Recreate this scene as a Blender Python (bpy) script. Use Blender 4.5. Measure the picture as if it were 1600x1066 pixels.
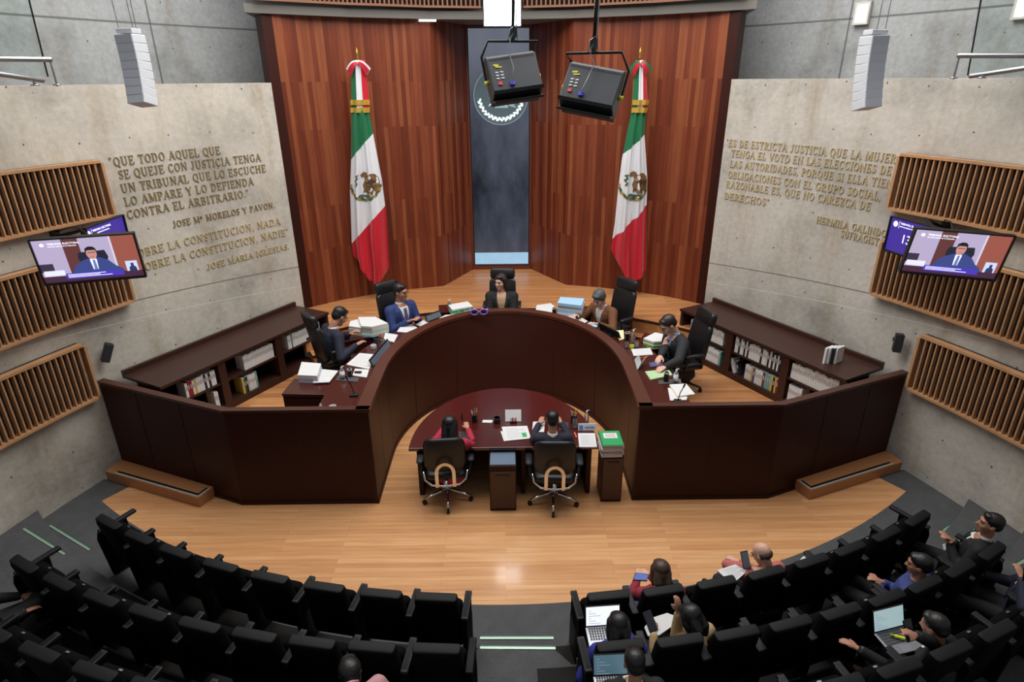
import bpy, bmesh, math, random
from mathutils import Vector, Matrix
import numpy as np
random.seed(7)
for o in list(bpy.data.objects): bpy.data.objects.remove(o)
C = bpy.context.scene.collection
PI = math.pi
# ------------------------------------------------------------------ camera, world, light
CAMH = 5.0; FPX = 960.0; PIT = math.radians(23.116); YAW = math.radians(.4056); ROLL = math.radians(-.4424); CAMX = .052
cam = bpy.data.objects.new('camera', bpy.data.cameras.new('camera')); C.objects.link(cam)
cam.data.sensor_width = 36; cam.data.lens = FPX/1600*36; cam.data.clip_start = .05
cam.rotation_mode = 'QUATERNION'
_q = Matrix.Rotation(-YAW, 3, 'Z') @ Matrix.Rotation(PI/2-PIT, 3, 'X') @ Matrix.Rotation(ROLL, 3, 'Z')
cam.rotation_quaternion = _q.to_quaternion(); cam.location = (CAMX, 0, CAMH)
bpy.context.scene.camera = cam
w = bpy.data.worlds.new('world'); bpy.context.scene.world = w; w.use_nodes = True
w.node_tree.nodes['Background'].inputs[0].default_value = (.86, .93, 1, 1)
w.node_tree.nodes['Background'].inputs[1].default_value = .26
def area(name, loc, tgt, sx, sy, power, col=(1, .97, .93)):
    l = bpy.data.lights.new(name, 'AREA'); l.shape = 'RECTANGLE'; l.size = sx; l.size_y = sy; l.energy = power; l.color = col
    o = bpy.data.objects.new(name, l); C.objects.link(o); o.location = loc
    o.rotation_mode = 'QUATERNION'; o.rotation_quaternion = (Vector(tgt)-Vector(loc)).to_track_quat('-Z', 'Y'); return o
area('stage_light', (0, 8.6, 9.2), (0, 8.7, 0), 7, 5, 560)
area('stage_front_light', (0, 6.2, 9.0), (0, 8.6, 1), 9, 1.6, 310)
area('skylight_left', (-4.2, 9.6, 8.6), (-4.4, 8.6, 3), 2.5, 3, 110, (.93, .97, 1))  # unseen cool area lights over the side walls, no roof opening modelled
area('skylight_right', (4.2, 9.6, 8.6), (4.4, 8.6, 3), 2.5, 3, 110, (.93, .97, 1))
vs = bpy.context.scene.view_settings
vs.view_transform = 'Standard'; vs.look = 'None'; vs.gamma = 1; vs.exposure = 0
# ------------------------------------------------------------------ pixel helpers (a place on a level or on the curved wall)
def ray(px, py):
    dx, dy = px-800, py-533; cr, sr = math.cos(ROLL), math.sin(ROLL)
    u, v = dx*cr+dy*sr, -dx*sr+dy*cr
    r, up = u/FPX, -v/FPX; cp, sp = math.cos(PIT), math.sin(PIT)
    y, z = cp+up*sp, -sp+up*cp; cy, sy = math.cos(YAW), math.sin(YAW)
    return Vector((r*cy+y*sy, -r*sy+y*cy, z))
def at(px, py, z):
    d = ray(px, py); t = (z-CAMH)/d.z
    return Vector((CAMX+d.x*t, d.y*t, z))
def atY(px, py, Y):
    d = ray(px, py); t = Y/d.y
    return Vector((CAMX+d.x*t, Y, CAMH+d.z*t))
WX, WY, WR = -5.78, 2.94, 12.0                       # curved concrete wall: centre and radius (right wall; left is mirrored)
def wallp(side, deg, z, off=0.0):
    a = math.radians(deg); return Vector((side*(WX+(WR-off)*math.cos(a)), WY+(WR-off)*math.sin(a), z))
def wall_at(px, py):
    d = ray(px, py); side = 1 if px > 800 else -1
    cx = WX*side; ox, oy = CAMX-cx, -WY
    A = d.x*d.x+d.y*d.y; B = 2*(ox*d.x+oy*d.y); Cc = ox*ox+oy*oy-WR*WR
    t = (-B+math.sqrt(B*B-4*A*Cc))/(2*A)
    x, y = ox+d.x*t, oy+d.y*t
    return math.degrees(math.atan2(y, x*side)), CAMH+d.z*t
# ------------------------------------------------------------------ materials
MATS = {}
def srgb(r, g, b):
    f = lambda c: (c/255/12.92) if c/255 <= .04045 else ((c/255+.055)/1.055)**2.4
    return (f(r), f(g), f(b), 1)
def mat(name, rgb, rough=.5, metal=0, noise=0, nscale=20, bump=0, emit=0, alpha=1, trans=0, coat=0, spec=.5):
    if name in MATS: return MATS[name]
    m = bpy.data.materials.new(name); m.use_nodes = True; nt = m.node_tree; b = nt.nodes['Principled BSDF']
    c = srgb(*rgb); b.inputs['Base Color'].default_value = c; b.inputs['Roughness'].default_value = rough
    b.inputs['Metallic'].default_value = metal; b.inputs['Specular IOR Level'].default_value = spec; b.inputs['Coat Weight'].default_value = coat
    if trans: b.inputs['Transmission Weight'].default_value = trans; b.inputs['IOR'].default_value = 1.2
    if emit: b.inputs['Emission Color'].default_value = c; b.inputs['Emission Strength'].default_value = emit
    if noise or bump:
        tc = nt.nodes.new('ShaderNodeTexCoord'); n = nt.nodes.new('ShaderNodeTexNoise'); n.inputs['Scale'].default_value = nscale
        n.inputs['Detail'].default_value = 4; nt.links.new(tc.outputs['Object'], n.inputs['Vector'])
        if noise:
            r = nt.nodes.new('ShaderNodeMix'); r.data_type = 'RGBA'
            r.inputs[6].default_value = tuple(x*(1-noise) for x in c[:3])+(1,); r.inputs[7].default_value = tuple(min(1, x*(1+noise)) for x in c[:3])+(1,)
            nt.links.new(n.outputs['Fac'], r.inputs[0]); nt.links.new(r.outputs[2], b.inputs['Base Color'])
        if bump:
            bm = nt.nodes.new('ShaderNodeBump'); bm.inputs['Strength'].default_value = bump; bm.inputs['Distance'].default_value = .01
            nt.links.new(n.outputs['Fac'], bm.inputs['Height']); nt.links.new(bm.outputs[0], b.inputs['Normal'])
    MATS[name] = m; return m
class NT:
    def __init__(s, name):
        s.m = bpy.data.materials.new(name); s.m.use_nodes = True; s.nt = s.m.node_tree; s.b = s.nt.nodes['Principled BSDF']; MATS[name] = s.m
    def n(s, t, **k):
        x = s.nt.nodes.new('ShaderNode'+t)
        for a, v in k.items(): setattr(x, a, v)
        return x
    def l(s, a, b): s.nt.links.new(a, b)
    def math(s, op, a, b=None):
        x = s.n('Math', operation=op)
        for i, v in enumerate((a, b)):
            if v is None: continue
            if isinstance(v, (int, float)): x.inputs[i].default_value = v
            else: s.l(v, x.inputs[i])
        return x.outputs[0]
    def mix(s, f, a, b, blend='MIX'):
        x = s.n('Mix', data_type='RGBA', blend_type=blend)
        for i, v in ((0, f), (6, a), (7, b)):
            if isinstance(v, (int, float)): x.inputs[i].default_value = v
            elif isinstance(v, tuple): x.inputs[i].default_value = v
            else: s.l(v, x.inputs[i])
        return x.outputs[2]
    def ramp(s, f, stops, const=False):
        x = s.n('ValToRGB'); e = x.color_ramp.elements
        if const: x.color_ramp.interpolation = 'CONSTANT'
        while len(e) > 1: e.remove(e[0])
        e[0].position, e[0].color = stops[0]
        for p, c in stops[1:]:
            q = e.new(p); q.color = c
        s.l(f, x.inputs[0]); return x.outputs[0]
    def noise(s, vec, scale, detail=4, rough=.5):
        x = s.n('TexNoise'); x.inputs['Scale'].default_value = scale; x.inputs['Detail'].default_value = detail; x.inputs['Roughness'].default_value = rough
        s.l(vec, x.inputs['Vector']); return x.outputs['Fac']
    def mapping(s, vec, scale=(1, 1, 1), loc=(0, 0, 0), rot=(0, 0, 0)):
        x = s.n('Mapping'); x.inputs['Scale'].default_value = scale; x.inputs['Location'].default_value = loc; x.inputs['Rotation'].default_value = rot
        s.l(vec, x.inputs['Vector']); return x.outputs[0]
def g(v): return srgb(v, v, v)
def concrete(name, base, holes=True, joints=(), off=0, vj=None):
    t = NT(name); uv0 = t.n('UVMap').outputs[0]; uv = t.mapping(uv0, loc=(off, off*.37, 0))
    big = t.noise(uv, .9, 5, .6); fine = t.noise(uv, 14, 5, .65); st = t.noise(t.mapping(uv, (2.2, .35, 1)), 1.3, 5, .6)
    c0 = srgb(*base); dk = srgb(*[v*.80 for v in base]); lt = srgb(*[min(255, v*1.07) for v in base])
    col = t.ramp(big, [(.30, dk), (.5, c0), (.72, lt)])
    col = t.mix(t.ramp(st, [(.52, (0, 0, 0, 1)), (.74, (.55, .55, .55, 1))]), col, srgb(base[0]*.80, base[1]*.72, base[2]*.60))
    col = t.mix(.35, col, t.ramp(fine, [(.3, (.25, .25, .25, 1)), (.7, (.85, .85, .85, 1))]), 'SOFT_LIGHT')
    sp = t.n('SeparateXYZ'); t.l(uv0, sp.inputs[0]); u, v = sp.outputs[0], sp.outputs[1]
    if holes:
        wob = t.noise(uv, .7, 0); uu = t.math('ADD', u, t.math('MULTIPLY', wob, .35))
        vv = t.math('ADD', v, t.math('MULTIPLY', t.noise(t.mapping(uv, loc=(5, 2, 0)), .9, 0), .35))
        fu = t.math('SUBTRACT', t.math('FRACT', t.math('DIVIDE', uu, .62)), .5); fv = t.math('SUBTRACT', t.math('FRACT', t.math('DIVIDE', vv, .60)), .5)
        d = t.math('SQRT', t.math('ADD', t.math('MULTIPLY', fu, fu), t.math('MULTIPLY', fv, fv)))
        col = t.mix(t.ramp(d, [(.014, (1, 1, 1, 1)), (.024, (0, 0, 0, 1))]), col, g(84))
        vo = t.n('TexVoronoi'); vo.inputs['Scale'].default_value = 5.5; t.l(uv, vo.inputs['Vector'])
        col = t.mix(t.ramp(vo.outputs['Distance'], [(.035, (.7, .7, .7, 1)), (.06, (0, 0, 0, 1))]), col, g(85))
    for z0, slope, wd, dkv in joints:
        dd = t.math('ABSOLUTE', t.math('SUBTRACT', t.math('SUBTRACT', v, t.math('MULTIPLY', u, slope)), z0))
        col = t.mix(t.ramp(t.math('DIVIDE', dd, wd), [(.4, (.8, .8, .8, 1)), (1, (0, 0, 0, 1))]), col, g(dkv))
    if vj:
        dd = t.math('ABSOLUTE', t.math('SUBTRACT', u, vj)); col = t.mix(t.ramp(t.math('DIVIDE', dd, .02), [(.4, (.8, .8, .8, 1)), (1, (0, 0, 0, 1))]), col, g(70))
    t.l(col, t.b.inputs['Base Color']); t.b.inputs['Roughness'].default_value = .85
    bp = t.n('Bump'); bp.inputs['Strength'].default_value = .25; bp.inputs['Distance'].default_value = .02; t.l(fine, bp.inputs['Height']); t.l(bp.outputs[0], t.b.inputs['Normal'])
    return t.m
def planks(name, c1, c2, c3, length, width, rough=.35, vertical=False, gap=.004, dark=.35, coat=0, coord='Object', spec=.5, streak=.35):
    t = NT(name)
    vec = t.n('UVMap').outputs[0] if coord == 'UV' else t.n('TexCoord').outputs['Object']
    if vertical: vec = t.mapping(vec, rot=(0, 0, PI/2))
    b = t.n('TexBrick'); b.offset = .37; b.offset_frequency = 2; b.squash = 1
    b.inputs['Scale'].default_value = 1; b.inputs['Brick Width'].default_value = length; b.inputs['Row Height'].default_value = width
    b.inputs['Mortar Size'].default_value = gap; b.inputs['Mortar Smooth'].default_value = .3; b.inputs['Bias'].default_value = 0
    b.inputs['Color1'].default_value = (0, 0, 0, 1); b.inputs['Color2'].default_value = (1, 1, 1, 1); b.inputs['Mortar'].default_value = (.5, .5, .5, 1)
    t.l(vec, b.inputs['Vector'])
    col = t.ramp(b.outputs['Color'], [(0, srgb(*c1)), (.5, srgb(*c2)), (1, srgb(*c3))])
    gr = t.noise(t.mapping(vec, (1.5, 26, 26)), 1, 6, .6)
    col = t.mix(streak, col, t.ramp(gr, [(.3, (.12, .12, .12, 1)), (.7, (.8, .8, .8, 1))]), 'SOFT_LIGHT')
    col = t.mix(t.math('MULTIPLY', b.outputs['Fac'], dark), col, (.01, .006, .004, 1))
    t.l(col, t.b.inputs['Base Color']); t.b.inputs['Roughness'].default_value = rough; t.b.inputs['Coat Weight'].default_value = coat; t.b.inputs['Specular IOR Level'].default_value = spec
    t.b.inputs['Coat Roughness'].default_value = .09
    return t.m
def veneer(name, c1, c2, rough=.35, spec=.5, coat=0, vertical=True):
    t = NT(name); vec = t.n('TexCoord').outputs['Object']
    gr = t.noise(t.mapping(vec, (30, 30, .8) if vertical else (1.2, 30, 30)), 1, 6, .6); bg = t.noise(vec, .8, 2)
    col = t.mix(t.math('MULTIPLY', t.math('ADD', gr, bg), .5), srgb(*c1), srgb(*c2))
    t.l(col, t.b.inputs['Base Color']); t.b.inputs['Roughness'].default_value = rough; t.b.inputs['Specular IOR Level'].default_value = spec; t.b.inputs['Coat Weight'].default_value = coat
    t.b.inputs['Coat Roughness'].default_value = .15
    return t.m
def carpet(name, c):
    t = NT(name); vec = t.n('TexCoord').outputs['Object']; n = t.noise(vec, 110, 3, .7); n2 = t.noise(vec, 6, 3)
    col = t.mix(n, srgb(*[v*.62 for v in c]), srgb(*[v*1.35 for v in c])); col = t.mix(.3, col, t.ramp(n2, [(.3, g(90)), (.7, g(170))]), 'SOFT_LIGHT')
    t.l(col, t.b.inputs['Base Color']); t.b.inputs['Roughness'].default_value = .95; t.b.inputs['Specular IOR Level'].default_value = .1
    bp = t.n('Bump'); bp.inputs['Strength'].default_value = .6; bp.inputs['Distance'].default_value = .008; t.l(n, bp.inputs['Height']); t.l(bp.outputs[0], t.b.inputs['Normal'])
    return t.m
JNT = ((2.647, -.080, .012, 88), (2.575, -.1145, .007, 214))
CONC = concrete('concrete', (190, 183, 171), joints=JNT, off=7); CONCR = concrete('concrete_right', (186, 180, 170), joints=JNT, off=31)
CONC2 = concrete('concrete_upper', (150, 151, 150), joints=((5.83, 0, .02, 80),), off=13, vj=8.55)
CONC3 = concrete('concrete_beam', (104, 101, 96), holes=False)
WOODWALL = planks('panel_wood', (96, 40, 21), (115, 52, 29), (138, 76, 45), 2.1, .075, rough=.42, vertical=True, gap=.0016, dark=.45, coord='UV', spec=.35)
FLOOR = planks('floor_wood', (196, 142, 96), (206, 152, 104), (216, 165, 116), 1.9, .07, rough=.26, gap=.0016, dark=.4, spec=.45, coat=.4)
DAISF = planks('dais_wood', (168, 114, 72), (182, 126, 80), (194, 140, 92), 1.9, .075, rough=.32, gap=.0016, dark=.45)
STEPW = veneer('step_wood', (156, 104, 66), (190, 134, 90), .35)
MAHOG = veneer('dark_mahogany', (38, 16, 11), (65, 28, 20), .45, .2)
MAHOGTOP = veneer('mahogany_top', (50, 20, 17), (78, 33, 26), .22, .5, .25, vertical=False)
TABLETOP = veneer('red_mahogany_top', (50, 15, 15), (84, 27, 25), .15, .5, .5, vertical=False)
SHELFW = veneer('shelf_wood', (42, 23, 19), (66, 38, 30), .4, .4, vertical=False)
CARPET = carpet('grey_carpet', (84, 84, 85))
SLAT = mat('slat_wood', (184, 138, 98), .5, noise=.25, nscale=6)
SLATBACK = mat('slat_backing', (26, 20, 16), .9)
SLATUP = mat('slat_wood_upper', (126, 84, 60), .5, noise=.2, nscale=6)
BLACKLEATHER = mat('black_leather', (22, 22, 24), .42, bump=.15, nscale=60)
SEATFAB = mat('seat_fabric', (6, 6, 7), .9, spec=.12, noise=.3, nscale=80)
SEATPAD = mat('seat_top_pad', (14, 14, 16), .65, spec=.3)
BLACK = mat('black_plastic', (18, 18, 20), .45)
DGREY = mat('dark_grey_plastic', (48, 49, 54), .5)
ARMGREY = mat('armrest_grey', (28, 29, 33), .55, spec=.3)
CHROME = mat('chrome', (215, 215, 218), .18, 1)
STEEL = mat('brushed_steel', (170, 172, 176), .35, 1)
WHITE = mat('white_paper', (208, 208, 208), .8)
WHITEP = mat('white_plastic', (205, 208, 214), .5)
GRILLE = mat('white_grille', (176, 180, 190), .65)
CREAM = mat('cream_paper', (226, 214, 170), .8)
GREENF = mat('green_folder', (38, 160, 84), .6)
PGREEN = mat('pale_green_folder', (150, 205, 165), .7)
PBLUE = mat('pale_blue_paper', (160, 195, 222), .8)
GOLD = mat('gold_metal', (176, 138, 58), .35, .8)
BRONZE = mat('bronze_letters', (142, 124, 88), .5, .2)
PALEGOLD = mat('pale_gold_letters', (186, 166, 122), .45, .2)
BGLASS = mat('clear_plastic', (235, 240, 245), .08, trans=.9)
# ------------------------------------------------------------------ mesh builder
class MB:
    def __init__(s): s.v = []; s.f = []; s.mi = []; s.uv = {}
    def add(s, vs, fs, m=0, uvs=None):
        b = len(s.v); s.v += [tuple(v) for v in vs]
        for k, f in enumerate(fs):
            if uvs: s.uv[len(s.f)] = [uvs[i] for i in f]
            s.f.append([b+i for i in f]); s.mi.append(m)
        return s
    def box(s, c, d, rz=0, m=0, rx=0, ry=0):
        M = Matrix.Translation(c) @ Matrix.Rotation(rz, 4, 'Z') @ Matrix.Rotation(rx, 4, 'X') @ Matrix.Rotation(ry, 4, 'Y')
        x, y, z = d[0]/2, d[1]/2, d[2]/2
        vs = [M @ Vector(p) for p in ((-x, -y, -z), (x, -y, -z), (x, y, -z), (-x, y, -z), (-x, -y, z), (x, -y, z), (x, y, z), (-x, y, z))]
        return s.add(vs, [(0, 3, 2, 1), (4, 5, 6, 7), (0, 1, 5, 4), (1, 2, 6, 5), (2, 3, 7, 6), (3, 0, 4, 7)], m)
    def prism(s, poly, z0, z1, m=0):
        n = len(poly); ar = sum(poly[i][0]*poly[(i+1) % n][1]-poly[(i+1) % n][0]*poly[i][1] for i in range(n))
        if ar < 0: poly = poly[::-1]
        vs = [(p[0], p[1], z0) for p in poly]+[(p[0], p[1], z1) for p in poly]
        return s.add(vs, [tuple(range(n-1, -1, -1)), tuple(range(n, 2*n))]+[(i, (i+1) % n, n+(i+1) % n, n+i) for i in range(n)], m)
    def bar(s, a, b, wd, h, m=0):                     # box from a to b, width wd sideways, height h
        a, b = Vector(a), Vector(b); d = b-a; L = d.length; q = d.to_track_quat('Y', 'Z').to_matrix().to_4x4()
        M = Matrix.Translation((a+b)/2) @ q; x, y, z = wd/2, L/2, h/2
        vs = [M @ Vector(p) for p in ((-x, -y, -z), (x, -y, -z), (x, y, -z), (-x, y, -z), (-x, -y, z), (x, -y, z), (x, y, z), (-x, y, z))]
        return s.add(vs, [(0, 3, 2, 1), (4, 5, 6, 7), (0, 1, 5, 4), (1, 2, 6, 5), (2, 3, 7, 6), (3, 0, 4, 7)], m)
    def strip(s, inner, outer, z0, z1, m=0, closed=False):  # solid between two plan polylines
        n = len(inner); vs = []
        for p, q in zip(inner, outer): vs += [(p[0], p[1], z0), (p[0], p[1], z1), (q[0], q[1], z1), (q[0], q[1], z0)]
        fs = []
        for i in range(n-1+(1 if closed else 0)):
            a, b = 4*i, 4*((i+1) % n)
            for k in range(4): fs.append((a+k, b+k, b+(k+1) % 4, a+(k+1) % 4))
        if not closed: fs += [(0, 1, 2, 3), (4*n-1, 4*n-2, 4*n-3, 4*n-4)]
        return s.add(vs, fs, m)
    def limb(s, pts, rad, seg=10, m=0, flat=None):    # swept tube with rounded ends
        pts = [Vector(p) for p in pts]; rad = list(rad) if hasattr(rad, '__len__') else [rad]*len(pts)
        d0 = (pts[1]-pts[0]).normalized(); d1 = (pts[-1]-pts[-2]).normalized()
        P, R = [], []
        for a in (80, 50, 25): P.append(pts[0]-d0*rad[0]*math.sin(math.radians(a))); R.append(rad[0]*math.cos(math.radians(a)))
        P += pts; R += rad
        for a in (25, 50, 80): P.append(pts[-1]+d1*rad[-1]*math.sin(math.radians(a))); R.append(rad[-1]*math.cos(math.radians(a)))
        return s.tube(P, R, seg, m)
    def tube(s, P, R, seg=8, m=0):
        P = [Vector(p) for p in P]; R = list(R) if hasattr(R, '__len__') else [R]*len(P)
        vs, fs = [], []; up = None
        for i, p in enumerate(P):
            d = (P[min(i+1, len(P)-1)]-P[max(i-1, 0)]).normalized()
            if up is None: up = Vector((0, 0, 1)) if abs(d.z) < .9 else Vector((1, 0, 0))
            x = d.cross(up).normalized(); y = x.cross(d).normalized(); up = y
            for k in range(seg):
                a = 2*PI*k/seg; vs.append(p+x*R[i]*math.cos(a)+y*R[i]*math.sin(a))
        for i in range(len(P)-1):
            for k in range(seg):
                a, b = i*seg, (i+1)*seg; fs.append((a+k, a+(k+1) % seg, b+(k+1) % seg, b+k))
        fs += [tuple(range(seg-1, -1, -1)), tuple(range((len(P)-1)*seg, len(P)*seg))]
        return s.add(vs, fs, m)
    def lathe(s, prof, c=(0, 0, 0), seg=20, m=0):
        vs, fs = [], []; n = len(prof)
        for r, z in prof:
            for k in range(seg): a = 2*PI*k/seg; vs.append((c[0]+r*math.cos(a), c[1]+r*math.sin(a), c[2]+z))
        for i in range(n-1):
            for k in range(seg): fs.append((i*seg+k, i*seg+(k+1) % seg, (i+1)*seg+(k+1) % seg, (i+1)*seg+k))
        fs += [tuple(range(seg-1, -1, -1)), tuple(range((n-1)*seg, n*seg))]
        return s.add(vs, fs, m)
    def ell(s, c, r, M=None, seg=14, m=0):
        vs, fs = [], []; rows = seg//2; c = Vector(c)
        for i in range(rows+1):
            t = PI*(i+.02)/(rows+.04)
            for k in range(seg):
                a = 2*PI*k/seg; v = Vector((r[0]*math.sin(t)*math.cos(a), r[1]*math.sin(t)*math.sin(a), -r[2]*math.cos(t)))
                vs.append(c+(M @ v if M else v))
        for i in range(rows):
            for k in range(seg): fs.append((i*seg+k, i*seg+(k+1) % seg, (i+1)*seg+(k+1) % seg, (i+1)*seg+k))
        fs += [tuple(range(seg-1, -1, -1)), tuple(range(rows*seg, (rows+1)*seg))]
        return s.add(vs, fs, m)
    def loft(s, rings, m=0):                          # rings: equal-length lists of points
        n = len(rings[0]); vs = [p for r in rings for p in r]; fs = []
        for i in range(len(rings)-1):
            for k in range(n): fs.append((i*n+k, i*n+(k+1) % n, (i+1)*n+(k+1) % n, (i+1)*n+k))
        fs += [tuple(range(n-1, -1, -1)), tuple(range((len(rings)-1)*n, len(rings)*n))]
        return s.add(vs, fs, m)
    def grid(s, fn, nu, nv, m=0, uvf=None):
        vs = [fn(i/nu, j/nv) for j in range(nv+1) for i in range(nu+1)]
        uvs = [uvf(i/nu, j/nv) for j in range(nv+1) for i in range(nu+1)] if uvf else None
        fs = [(j*(nu+1)+i, j*(nu+1)+i+1, (j+1)*(nu+1)+i+1, (j+1)*(nu+1)+i) for j in range(nv) for i in range(nu)]
        return s.add(vs, fs, m, uvs)
    def mesh(s, name, mats, smooth=False):
        me = bpy.data.meshes.new(name); me.from_pydata(s.v, [], s.f)
        if not isinstance(mats, (list, tuple)): mats = [mats]
        for m in mats: me.materials.append(m)
        me.polygons.foreach_set('material_index', s.mi)
        if s.uv:
            l = me.uv_layers.new(name='UVMap')
            for i, p in enumerate(me.polygons):
                if i in s.uv:
                    for li, q in zip(p.loop_indices, s.uv[i]): l.data[li].uv = q
        bm = bmesh.new(); bm.from_mesh(me); bmesh.ops.recalc_face_normals(bm, faces=bm.faces); bm.to_mesh(me); bm.free()
        if smooth: me.polygons.foreach_set('use_smooth', [True]*len(me.polygons))
        return me
    def build(s, name, mats, parent=None, smooth=False, bevel=0, recenter=False, angle=None):
        o = bpy.data.objects.new(name, s.mesh(name, mats, smooth or angle is not None)); C.objects.link(o)
        if recenter:
            vs_ = np.array(s.v); lo, hi = vs_.min(0), vs_.max(0); b = Vector(((lo[0]+hi[0])/2, (lo[1]+hi[1])/2, lo[2]))
            o.data.transform(Matrix.Translation(-b)); o.location = b
        if parent: o.parent = parent
        if bevel:
            m = o.modifiers.new('bevel', 'BEVEL'); m.width = bevel; m.segments = 2; m.limit_method = 'ANGLE'; m.angle_limit = math.radians(40)
        if angle is not None: o.data.set_sharp_from_angle(angle=math.radians(angle))
        return o
def tag(o, label, cat, group=None, kind=None):
    o['label'] = label; o['category'] = cat
    if group: o['group'] = group
    if kind: o['kind'] = kind
    return o
def thing(name, label, cat, loc=(0, 0, 0), rz=0, group=None):
    o = bpy.data.objects.new(name, None); C.objects.link(o); o.location = loc; o.rotation_euler = (0, 0, rz); o.empty_display_size = .1
    return tag(o, label, cat, group)
def struct(mb, name, m, smooth=False, **k):
    o = mb.build(name, m, smooth=smooth, **k); o['kind'] = 'structure'; return o
def copy_tree(o, parent=None):
    c = o.copy(); C.objects.link(c)
    if parent: c.parent = parent
    for ch in o.children: copy_tree(ch, c)
    return c
def dup(o, loc, rz, label, group=None):
    c = copy_tree(o); c.location = loc; c.rotation_euler = (0, 0, rz); c['label'] = label
    if group: c['group'] = group
    return c
ORD = ['first', 'second', 'third', 'fourth', 'fifth', 'sixth', 'seventh', 'eighth', 'ninth', 'tenth', 'eleventh', 'twelfth', 'thirteenth', 'fourteenth', 'fifteenth',
       'sixteenth', 'seventeenth', 'eighteenth', 'nineteenth', 'twentieth', 'twenty-first', 'twenty-second', 'twenty-third', 'twenty-fourth', 'twenty-fifth', 'twenty-sixth']
SIDE = {-1: 'left', 1: 'right'}
# ------------------------------------------------------------------ the setting
P1, P2 = .55, 1.05                                    # floor inside the bench, floor before the panelled wall
def arc(cx, cy, r, a0, a1, n): return [(cx+r*math.sin(math.radians(a0+(a1-a0)*i/n)), cy-r*math.cos(math.radians(a0+(a1-a0)*i/n))) for i in range(n+1)]
# front floor: boards inside an arc, carpet around it and up the terraces
edge = arc(0, 13.3, 8.53, -37.9, 37.9, 60)
mb = MB(); mb.prism(edge+[(5.0, 6.95), (3.4, 6.60), (1.75, 6.60), (1.75, 10.2), (-1.75, 10.2), (-1.75, 6.60), (-3.4, 6.60), (-5.0, 6.95)], -.06, 0)
struct(mb, 'floor', FLOOR)
TC = 12.3; TE = [8.20, 8.80, 9.42, 10.05, 10.7]
def ring(r0, r1, z0, z1, a=46):
    m = MB(); N = 90; tp_ = lambda r: [(r_*math.sin(b), TC-r_*math.cos(b)) for b in [math.radians(-a+2*a*i/N) for i in range(N+1)] for r_ in [r+(.0 if abs(b) < .06 else .19)]]
    m.strip(tp_(r0), tp_(r1) if r1 < 12 else arc(0, TC, r1, -a, a, N), z0, z1); return m
mb = MB(); inn = arc(0, 13.3, 8.53, -37.9, 37.9, 60); out = arc(0, TC, 8.4, -45, 45, 60)
mb.strip([(-5.0, 6.95)]+inn+[(5.0, 6.95)], [(-6.3, 7.2)]+out+[(6.3, 7.2)], -.06, -.001); struct(mb, 'floor_carpet', CARPET)
for k in range(4):
    m = ring(TE[k], TE[k+1] if k < 3 else 12.5, -.06, .15*(k+1)); struct(m, 'floor_terrace', CARPET)
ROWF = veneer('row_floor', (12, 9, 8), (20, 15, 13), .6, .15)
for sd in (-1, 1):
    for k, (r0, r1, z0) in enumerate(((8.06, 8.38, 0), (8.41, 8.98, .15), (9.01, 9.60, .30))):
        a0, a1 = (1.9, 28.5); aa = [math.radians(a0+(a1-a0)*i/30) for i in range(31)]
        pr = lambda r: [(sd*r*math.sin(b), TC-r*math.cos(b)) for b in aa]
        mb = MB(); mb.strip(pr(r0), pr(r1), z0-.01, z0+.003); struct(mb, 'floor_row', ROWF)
# dais floors
def ushape(off, n=24, y0=6.45, off2=None):                       # plan line of the bench, off metres outside its inner face
    a, b, yc = 1.63+off, 2.23+(off if off2 is None else off2), 7.55
    return [(-a, y0)]+[(-a*math.cos(PI*i/n), yc+b*math.sin(PI*i/n)) for i in range(n+1)]+[(a, y0)]
u_ = ushape(.03, y0=6.50, off2=-.08)
wl = [wallp(-1, 21.2+(38.4-21.2)*i/8, 0, .0) for i in range(9)]
poly = [(-3.36, 6.51)]+[(-5.34, 7.37)]+[(p.x, p.y) for p in wl[1:]]+[(-3.75, 10.9), (3.75, 10.9)]+[(-p.x, p.y) for p in wl[:0:-1]]+[(5.34, 7.37)]+[(3.36, 6.51)]+u_[::-1]
mb = MB(); mb.prism(poly, P1-.08, P1); struct(mb, 'floor_dais', DAISF)
def nose(r, y0, n=30, a=44.5): return [(r*math.sin(math.radians(-a+2*a*i/n)), y0+r*math.cos(math.radians(-a+2*a*i/n))) for i in range(n+1)]
NC, NR = 6.05, 4.75
for z0, z1, r in ((P1-.05, .80, NR-.23), (.80, P2, NR)):
    a_ = nose(r, NC); mb = MB(); mb.strip(a_, [(x*1.25, y+1.6) for x, y in nose(NR, NC)], z0, z1); struct(mb, 'floor_dais_step', DAISF)
    mb = MB(); mb.strip(nose(r-.006, NC), nose(r+.03, NC), z1-.03, z1+.004); struct(mb, 'trim_1' if z1 < .9 else 'trim_2', SHELFW)
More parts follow.
